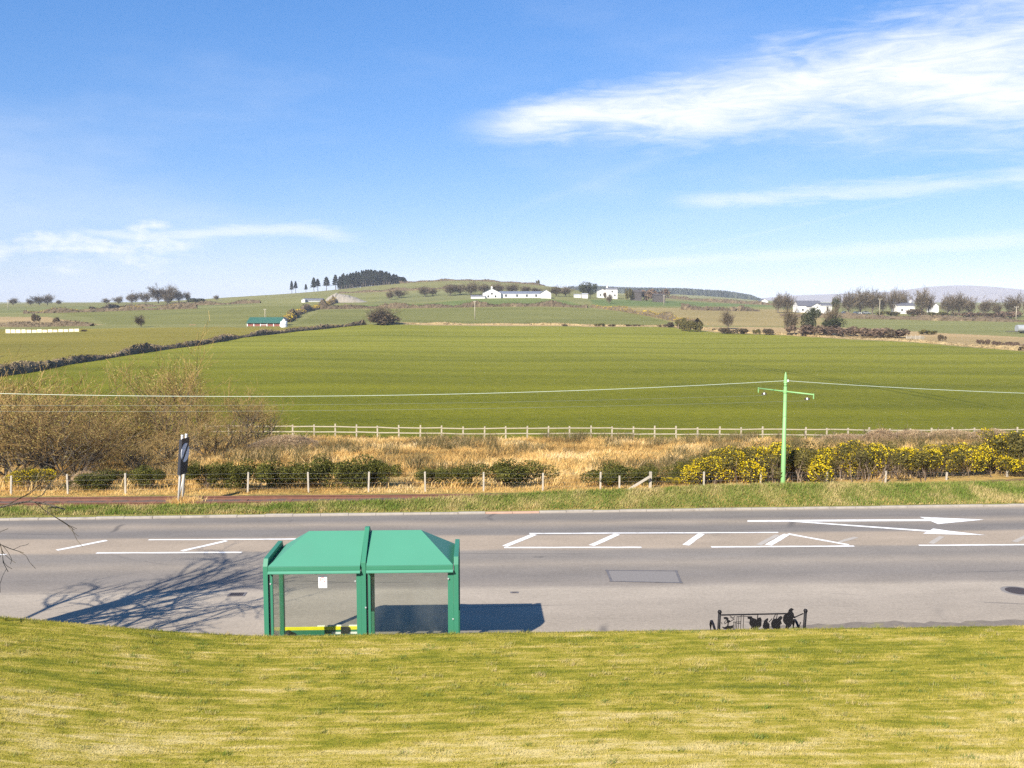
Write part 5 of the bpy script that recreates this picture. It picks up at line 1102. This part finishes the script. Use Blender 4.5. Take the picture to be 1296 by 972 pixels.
for k,(px,Y,top,wpx,v,lab) in enumerate([(918,300,415,16,0,'dark scrub bush at the field edge below the lone tree'),(938,298,416,15,0,'dark scrub bush second right along the field edge'),(956,296,417,7,1,'tiny dark bush between two scrub bushes'),(973,292,416.5,14,0,'dark scrub bush third right along the field edge'),(1030,285,412,34,2,'reddish bramble clump under the evergreen bush'),(1060,283,414,36,2,'reddish bramble clump under the ivy-clad stump'),(1092,280,416,24,2,'bramble clump left of the large brown thicket'),(1115,270,416,40,2,'large brown thicket left of the pale concrete wall'),(1133,268,418,26,0,'dark end of the large brown thicket'),(1191,250,424,7,0,'lone dark tussock on the right field edge'),(1178,290,418,16,1,'olive gorse clump behind the pale concrete wall'),(1245,235,430,9,2,'first brown tussock on the far right field edge'),(1258,230,432,10,2,'second brown tussock on the far right field edge'),(1273,226,433,16,2,'third brown tussock on the far right field edge'),(1290,222,435,14,2,'last brown tussock on the far right field edge'),
   (860,330,404,12,1,'gorse bush at the foot of the slanting hedge'),(868,315,408,14,1,'second gorse bush at the foot of the slanting hedge'),(882,310,407,14,1,'olive gorse bush left of the lone tree'),(848,345,408,8,0,'small bush at the right end of the centre field'),(806,355,411,10,0,'low scrub on the straw bank right of centre'),(795,356,411,10,0,'low scrub second on the straw bank right of centre'),(775,352,410.5,7,0,'low scrub third on the straw bank right of centre'),(757,352,409.5,9,1,'olive scrub on the straw bank at centre'),(715,352,411,8,0,'dark scrub on the straw bank at centre'),(846,345,410.5,14,0,'scrub patch on the bank near the slanting hedge')]):
    far(px,Y,top,wpx,fbu[v],0.95,1.4,lab,SB,k)

# ------------------------------------------------------------------ distant forest, mountain
rf_ = rngf(9); n_ = 2600; px = 705+rf_.random(n_)*262; Yd = 1650+rf_.random(n_)*700
V, T_ = [], []
X = np.array([Y*ray(p,400)[0]/ray(p,400)[1] for p,Y in zip(px,Yd)]); Z = zg(X,Yd)
tpy = np.interp(px,[700,715,740,790,860,920,950,967],[376,363,361,363.5,364.5,368,373,380])
Hh = (CAMZ+(380-tpy)/1200*Yd)-Z
kp = (Hh > 3); X, Yd2, Z, Hh, n_ = X[kp], Yd[kp], Z[kp], np.clip(Hh[kp]*(0.8+0.3*rf_.random(kp.sum())),4,26), kp.sum()
a = rf_.random(n_)*6.28; V = []
for k in range(5): V.append(np.stack([X+4.2*np.cos(a+k*1.2566),Yd2+4.2*np.sin(a+k*1.2566),Z-1],-1))
V.append(np.stack([X,Yd2,Z+Hh],-1)); V = np.stack(V,1).reshape(-1,3); i = np.arange(n_)*6
me = mesh_np('distant_forest', V, [np.concatenate([np.stack([i+k,i+(k+1)%5,i+5],-1) for k in range(5)])], M['conifer'])
tag(link('distant_forest', me), 'dark conifer forest on the far ridge behind the white house', 'forest', kind='stuff')
prof = [(860,384),(930,381),(965,377.5),(1000,374),(1040,372.5),(1080,371.5),(1110,370.5),(1140,368),(1165,364),(1190,361.5),(1210,361),(1235,362.5),(1262,366.5),(1296,371.5),(1340,373),(1420,376),(1550,382)]
def ridge(name, Y, pr, depth, seed):
    r = rngf(seed); pxs = np.linspace(pr[0][0],pr[-1][0],160); pys = np.interp(pxs,*zip(*pr)); pys = np.convolve(np.pad(pys,4,'edge'),np.ones(9)/9,'valid')
    top = np.array([yp(p,q,Y) for p,q in zip(pxs,pys)]); nrow = 24; f = np.linspace(0,1,nrow)
    X_ = top[:,0][:,None]*(1-0.0*f); Yy = Y-depth*f[None]+0*X_; Zt = top[:,2][:,None]
    Zz = -30+(Zt+30)*(0.5+0.5*np.cos(f*math.pi))[None]+(np.sin(X_*0.004+Yy*0.003)*np.sin(X_*0.0017-Yy*0.005))*14*np.sin(f*math.pi)[None]
    Zb = np.concatenate([Zz[:,::-1], Zz[:,1:6]-np.linspace(10,90,5)[None]],1); Yb = np.concatenate([Yy[:,::-1], Y+np.linspace(150,900,5)[None]+0*X_[:,:5]],1); Xb = np.repeat(top[:,0][:,None],nrow+5,1)
    nn = nrow+5; i = np.arange(159)[:,None]*nn; j = np.arange(nn-1)[None]
    o = link(name, mesh_np(name, np.stack([Xb,Yb,Zb],-1).reshape(-1,3), [np.stack([i+j,i+nn+j,i+nn+j+1,i+j+1],-1).reshape(-1,4)], M['hill'], True)); return tag(o, kind='structure')
ridge('hills', 5600, prof, 1800, 3)
q = yp(1209,361.4,5590); mast = thing('radio_mast', 'hair-thin mast on the top of the hazy mountain', 'mast', (q[0],q[1],q[2]-6))
MB().tube([(0,0,0),(0,0,24)],[1.2,0.4],5).obj('mast', M['tin'], mast); MB().box((-6,-4,0),(6,4,9)).obj('hut', M['tin'], mast)

# ------------------------------------------------------------------ far buildings
def house(name, label, cat, px0, px1, Y, base_py, eave_py, ridge_py, depth=7.0, roof='slate', wall='render', gable='front', wins=(), chim=(), rz=0.0, group=None):
    q0, q1 = yp(px0,base_py,Y), yp(px1,base_py,Y); cx = (q0[0]+q1[0])/2; wd = q1[0]-q0[0]; z0 = zg1(cx,Y)
    he, hr = yp(px0,eave_py,Y)[2]-z0, yp(px0,ridge_py,Y)[2]-z0
    t = thing(name, label, cat, (cx,Y,z0), rz, group); h2 = wd/2
    if gable == 'front':
        wm_ = MB().prism([(-h2,-2),(h2,-2),(h2,he),(0,hr-0.15),(-h2,he)],0,depth,'xz').obj('wall', M[wall], t)
        mb = MB()
        for s_ in (-1,1): mb.add([(0,-0.3,hr),(s_*(h2+0.3),-0.3,he-0.12),(s_*(h2+0.3),depth+0.3,he-0.12),(0,depth+0.3,hr),(0,-0.3,hr-0.15),(s_*(h2+0.3),-0.3,he-0.27),(s_*(h2+0.3),depth+0.3,he-0.27),(0,depth+0.3,hr-0.15)], [(0,1,2,3),(4,7,6,5),(0,4,5,1),(1,5,6,2),(2,6,7,3)])
        rf2 = mb.obj('roof', M[roof], t)
    else:
        wm_ = MB().prism([(0,-2),(depth,-2),(depth,he),(depth/2,hr-0.15),(0,he)],-h2,h2,'yz').obj('wall', M[wall], t)
        mb = MB()
        for y_e, in ((-0.3,),(depth+0.3,)): mb.add([(-h2-0.3,depth/2,hr),(h2+0.3,depth/2,hr),(h2+0.3,y_e,he-0.12),(-h2-0.3,y_e,he-0.12),(-h2-0.3,depth/2,hr-0.15),(h2+0.3,depth/2,hr-0.15),(h2+0.3,y_e,he-0.27),(-h2-0.3,y_e,he-0.27)], [(0,1,2,3),(4,7,6,5),(0,4,5,1),(2,6,7,3),(0,3,7,4),(1,5,6,2)])
        rf2 = mb.obj('roof', M[roof], t)
    for u,zc,ww,hh_ in wins:
        f = MB().box((u*wd-ww/2-0.12,-0.08,zc*he-hh_/2-0.12),(u*wd+ww/2+0.12,0.05,zc*he+hh_/2+0.12)).obj('window', M[wall], t); MB().box((u*wd-ww/2,-0.11,zc*he-hh_/2),(u*wd+ww/2,-0.04,zc*he+hh_/2)).obj('pane', M['glass_dark'], f)
    for u in chim:
        c_ = MB().box((u*wd-0.5,depth/2-0.45,hr-1.2),(u*wd+0.5,depth/2+0.45,hr+1.3)).obj('chimney', M['render'], t); MB().lathe([(0.18,0),(0.15,0.5)],8,(u*wd,depth/2,hr+1.3)).obj('chimney_pot', M['barn_red'], c_)
    return t
WF = 'white farm buildings'
house('farmhouse','white gabled farmhouse at the left end of the long barn','house',611,634,600,377,370.5,365,9,'blue_slate',wins=((-0.2,0.35,1.1,1.3),(0.2,0.35,1.1,1.3),(0.0,0.85,1.1,1.2)),chim=(0.0,),group=WF)
house('farm_annexe','low white annexe left of the gabled farmhouse','house',596,614,598,378,375,373.5,6,'slate',gable='side',group=WF)
house('white_barn','long low white barn with blue-grey roof right of the farmhouse','barn',632,688,602,377.5,371.5,368.5,8,'blue_slate',gable='side',wins=((-0.35,0.5,1.2,1.4),(-0.1,0.5,1.2,1.4),(0.12,0.5,1.2,1.4),(0.33,0.5,1.2,1.4)),group=WF)
house('gabled_barn','white gabled barn end closing the long barn on the right','barn',684.5,697.5,596,376.5,370.5,366.5,10,'slate',group=WF)
house('white_house','white two-winged house on the ridge beside dark evergreens','house',757,768,660,371,367.5,365.5,8,'slate',wins=((-0.22,0.4,1,1.3),(0.22,0.4,1,1.3)),group='houses on the ridge')
house('white_house','taller white right wing of the ridge house before the forest','house',768,781.5,655,371.5,366,364,8,'slate',gable='side',wins=((-0.25,0.35,1,1.3),(0.25,0.35,1,1.3),(0,0.75,1,1.2)),chim=(-0.42,),group='houses on the ridge')
house('field_shed','small white shed left of the ridge house evergreens','shed',727,735,630,375.5,373,372,5,'tin',gable='side',group='sheds on the ridge')
house('field_shed','second tiny white shed beside the ridge evergreens','shed',737,744,625,375,372,371,5,'tin',gable='side',group='sheds on the ridge')
house('dark_shed','long dark shed right of the ridge house','shed',800,812,640,372.5,369,367,7,'dark_shed','dark_shed','side',group='sheds on the ridge')
house('dark_shed','low dark shed at the right end of the ridge buildings','shed',828,842,630,376,373,371.5,7,'dark_shed','dark_shed','side',group='sheds on the ridge')
house('white_cottage','tiny far white cottage at the right tip of the forest','house',963,972,800,382.5,380.5,378,7,'slate',group='houses on the ridge')
RH = 'right-hand houses'
house('slate_house','white house with long slate roof left of the round evergreen','house',1010,1040,535,394,386.5,380.5,9,'slate',gable='side',wins=((-0.3,0.4,1,1.2),(0.1,0.4,1,1.2)),group=RH)
house('slate_house','white gable wing in front of the slate-roofed house','house',1027,1040,520,393,387.5,383.5,8,'slate',group=RH)
house('slate_house','right wing of the slate-roofed house with tall dark window','house',1041,1053,518,395.5,386.5,383.5,8,'slate',gable='side',wins=((0,0.55,0.9,2.6),),group=RH)
house('chimneyed_house','white house with two chimneys between the right-hand trees','house',1136,1158,515,394,386.5,383,8,'slate',gable='side',wins=((-0.25,0.45,0.9,1.3),(0.25,0.45,0.9,1.3)),chim=(-0.40,0.40),group=RH)
house('white_gable','sliver of white gable behind the right copse','house',1180,1188,560,392,387,383.5,7,'slate',group=RH)
# sheds and yard at the foot of the stone heap
house('long_shed','long shed with dark roof and white end left of the stone heap','shed',385,408,610,381.5,379.5,377.5,8,'slate','tin','side')
house('white_shed_end','small white shed at the left end of the dark-roofed shed','shed',381.5,386,605,382.5,379,377.8,6,'tin','render')
# stone heap
r = rngf(17); q = at_depth(440,600); hp = thing('stone_heap','pale grey stone heap below the pine wood','heap',q)
n1, n2 = 40, 14; U = np.linspace(-1,1,n1)[:,None]; Vv = np.linspace(-1,1,n2)[None]
env = np.clip(1-Vv**2,0,1)*np.interp(U,[-1,-0.86,-0.5,0.0,0.35,0.7,1],[0,0.55,1,0.8,0.55,0.22,0]); ht = yp(440,371.2,600)[2]-q[2]
mb = MB(); Zh = env*(ht+0.5)*(1+0.04*r.normal(size=env.shape))-0.3; wdm = 56*600/1200/2
i = np.arange(n1-1)[:,None]*n2; j = np.arange(n2-1)[None]; mb.add(np.stack([U*wdm+0*Vv,Vv*9+0*U,Zh],-1).reshape(-1,3), np.stack([i+j,i+n2+j,i+n2+j+1,i+j+1],-1).reshape(-1,4)); mb.obj('rubble', M['stone'], hp)
# green-roofed cattle shed
Yb = 345; q0, q1 = yp(313,413,Yb), yp(354.5,413,Yb); zb = zg1((q0[0]+q1[0])/2,Yb); L_ = q1[0]-q0[0]
he = yp(330,408.3,Yb)[2]-zb; hr = yp(330,401.8,Yb)[2]-zb; print('shed', L_, he, hr)
cs_ = thing('cattle_shed','red-brown shed with green roof and white posts in the left field','shed',((q0[0]+q1[0])/2,Yb,zb))
for k in range(5): MB().box((-L_/2+k*L_/5+0.14,0.1,-0.5),(-L_/2+(k+1)*L_/5-0.14,0.2,he*0.72)).obj('wall_panel', M['barn_red'], cs_)
for k in range(6): MB().box((-L_/2+k*L_/5-0.13,0,-0.5),(-L_/2+k*L_/5+0.13,0.24,he)).obj('post', M['white'], cs_)
MB().box((-L_/2,4.8,-0.5),(L_/2,5,he)).obj('back_wall', M['dark_shed'], cs_); MB().box((-L_/2-0.1,0.3,-0.5),(-L_/2+0.1,4.8,he)).obj('end_wall', M['barn_red'], cs_); MB().box((L_/2-0.1,0.3,-0.5),(L_/2+0.1,4.8,he)).obj('end_wall', M['barn_red'], cs_)
MB().box((-L_/2+2*L_/5+0.14,0.02,he*0.33),(-L_/2+3*L_/5-0.14,0.08,he*0.43)).obj('gate_rail', M['white'], cs_)
rp = MB(); rp.add([(-L_/2-0.3,-0.4,he-0.05),(L_/2+0.3,-0.4,he-0.05),(L_/2+0.3,5.4,hr),(-L_/2-0.3,5.4,hr),(-L_/2-0.3,-0.4,he-0.2),(L_/2+0.3,-0.4,he-0.2),(L_/2+0.3,5.4,hr-0.15),(-L_/2-0.3,5.4,hr-0.15)],[(0,1,2,3),(7,6,5,4),(0,4,5,1),(1,5,6,2),(2,6,7,3),(3,7,4,0)]); rp.obj('roof', M['barn_green'], cs_)
q = yp(359.5,415,340); zt_ = zg1(q[0],340); ht = yp(359.5,406.5,340)[2]-zt_
tk = thing('storage_tank','pale round storage tank at the right end of the green-roofed shed','tank',(q[0],340,zt_)); MB().lathe([(1.15,-0.3),(1.2,0.1),(1.2,ht-0.2),(1.05,ht),(0.3,ht+0.15),(0.0,ht+0.15)],18).obj('tank_body', M['tank'], tk, True); MB().lathe([(1.23,0),(1.23,0.08)],18,(0,0,ht*0.5)).obj('hoop', M['tin'], tk)
house('white_lean_to','white lean-to peeping above the storage tank','shed',354.5,361,352,414,404.5,401.5,4,'slate')
# cream panel wall
Yw = 318; pw = thing('panel_wall','low cream wall of upright panels in the left field','wall',(0,0,0))
for k in range(14):
    px0 = 7+k*6.7; a_, b_ = yp(px0,421,Yw), yp(px0+6.2,421,Yw); z0 = zg1(a_[0],Yw); h = yp(px0,417.0+0.03*k,Yw)[2]-z0
    MB().box((a_[0],Yw+rk.normal()*0.06,z0-0.5),(b_[0]-0.12*(1+(k in (3,9))),Yw+0.14,z0+max(h,0.9)+rk.normal()*0.06)).obj('panel', M['cream'], pw)
q = yp(105,420,Yw); far(106,Yw,418.3,7,fbu[0],0.95,1.4,'dark weedy clump at the right end of the cream wall',SB,2)
# orange heap, pale rubble
def heap(name, label, cat, px, Y, wpx, top, mat, seed):
    r = rngf(seed); q = at_depth(px,Y); wm = wpx*Y/1200/2; h = yp(px,top,Y)[2]-q[2]; t = thing(name,label,cat,q)
    for k in range(5):
        a = np.linspace(0,6.283,11)[:-1]; rr = wm*0.45; cx = (k-2)/2*wm*0.6; prof_ = [(rr*1.1,-0.2),(rr*(0.9+0.2*r.random()),h*0.45),(rr*0.55,h*(0.75+0.3*r.random())),(0.01,h*(0.85+0.3*r.random()))]
        MB().lathe(prof_,9,(cx,r.normal()*0.4,0)).obj('lump', mat, t)
heap('tarpaulin_heap','orange-red covered heap left of the green-roofed shed','heap',244,362,8,411,M['orange'],1)
heap('rubble_heap','whitish rubble heap beside the orange heap','heap',252,360,9,411.5,M['stone'],2)
heap('rubble_heap','long pale rubble heap between orange heap and shed','heap',272,358,18,412.3,M['stone'],3)
heap('rubble_heap','pale rubble heap touching the green-roofed shed','heap',300,356,16,412.3,M['stone'],4)
# pale concrete wall on the right
Yq = 258; cw = thing('concrete_wall','pale concrete wall with posts at the right field edge','wall',(0,0,0))
for k in range(4):
    a_, b_ = yp(1147+k*5.7,430,Yq), yp(1147+(k+1)*5.7-0.2,430,Yq); z0 = zg1(a_[0],Yq); h = max(0.8,yp(1150,425.5,Yq)[2]-z0)
    MB().box((a_[0],Yq,z0-0.5),(b_[0],Yq+0.2,z0+h+rk.normal()*0.08)).obj('panel', M['stone'], cw); MB().box((a_[0]-0.06,Yq-0.08,z0-0.3),(a_[0]+0.08,Yq-0.003,z0+h+0.35)).obj('post', M['post'], cw)
# parked cars by the right-hand copse, trailer at the edge
def car(px, Y, label, mat):
    q = at_depth(px,Y); t = thing('parked_car',label,'car',q,0,'cars by the right-hand houses')
    MB().prism([(-2.1,0.35),(2.1,0.35),(2.15,0.75),(1.3,0.95),(0.7,1.45),(-1.2,1.5),(-1.9,0.95),(-2.15,0.85)],-0.85,0.85,'xz').obj('body', mat, t, bevel=0.05)
    MB().prism([(-1.55,0.98),(1.05,0.98),(0.62,1.38),(-1.12,1.42)],-0.862,0.862,'xz').obj('side_window', M['glass_dark'], t)
    for sx_ in (-1.3,1.3):
        for sy_ in (-0.8,0.8):
            MB().tube([(sx_,sy_-0.1,0.33),(sx_,sy_+0.1,0.33)],0.33,14).obj('wheel', M['rubber_and_shade'], t)
car(1085,505,'white car parked below the right-hand copse',M['white']); car(1096,506,'second pale car right of the white one',M['tin']); car(1070,510,'bluish dark car left of the white one',M['blue_slate'])
q = at_depth(1292,300); tr_ = thing('tanker_trailer','grey tank trailer at the right edge of the picture','trailer',q)
MB().tube([(-1.2,0,1.6),(3.5,0,1.6)],1.15,16).obj('tank_body', M['tin'], tr_); MB().box((-4.5,-0.6,0.55),(3.4,0.6,0.75)).obj('chassis', M['dark_shed'], tr_)
for sx_ in (0.8,2.2):
    for sy_ in (-0.9,0.9): MB().tube([(sx_,sy_-0.15,0.45),(sx_,sy_+0.15,0.45)],0.45,14).obj('wheel', M['rubber_and_shade'], tr_)
# utility poles in the fields
for px,Y,top,lab,tb in [(601,410,381,'slim grey utility pole in the field left of centre',0),(840,560,373.5,'white-looking utility pole in the straw field right of centre',0),(1113,470,378,'utility pole in front of the right-hand copse',1),(1286,420,388,'utility pole at the right edge by the trees',1),(10.5,640,379.5,'pale utility pole with crossbar at far left',1),(335.5,380,391,'utility pole rising behind the green-roofed shed',0)]:
    q = at_depth(px,Y); H_ = yp(px,top,Y)[2]-q[2]; t = thing('utility_pole',lab,'pole',q,0,'utility poles in the fields')
    MB().tube([(0,0,-0.5),(0,0,H_)],[0.19,0.13],8).obj('pole', M['timber'], t, True)
    MB().box((-1.1 if tb else -0.5,-0.2,H_-0.35),(1.1 if tb else 0.5,-0.13,H_-0.2)).obj('crossbar', M['timber'], t)
    for u in ((-0.9,0.9) if tb else (-0.4,0.4)): MB().lathe([(0.05,0),(0.09,0.1),(0.03,0.22),(0.0,0.24)],8,(u,-0.165,H_-0.2)).obj('insulator', M['insulator'], t)

# ------------------------------------------------------------------ haze
m = bpy.data.materials.new('haze'); m.use_nodes = True; nt = m.node_tree; nt.nodes.clear(); o_ = nt.nodes.new('ShaderNodeOutputMaterial'); v_ = nt.nodes.new('ShaderNodeVolumePrincipled')
v_.inputs['Color'].default_value = (0.80,0.86,1.0,1); v_.inputs['Density'].default_value = 0.00012; v_.inputs['Anisotropy'].default_value = -0.2; nt.links.new(v_.outputs[0], o_.inputs[1])
hz = MB().box((-7600,-300,-120),(7600,7200,132)).obj('haze', m); tag(hz, 'thin pale haze over the whole landscape', 'haze', kind='stuff')
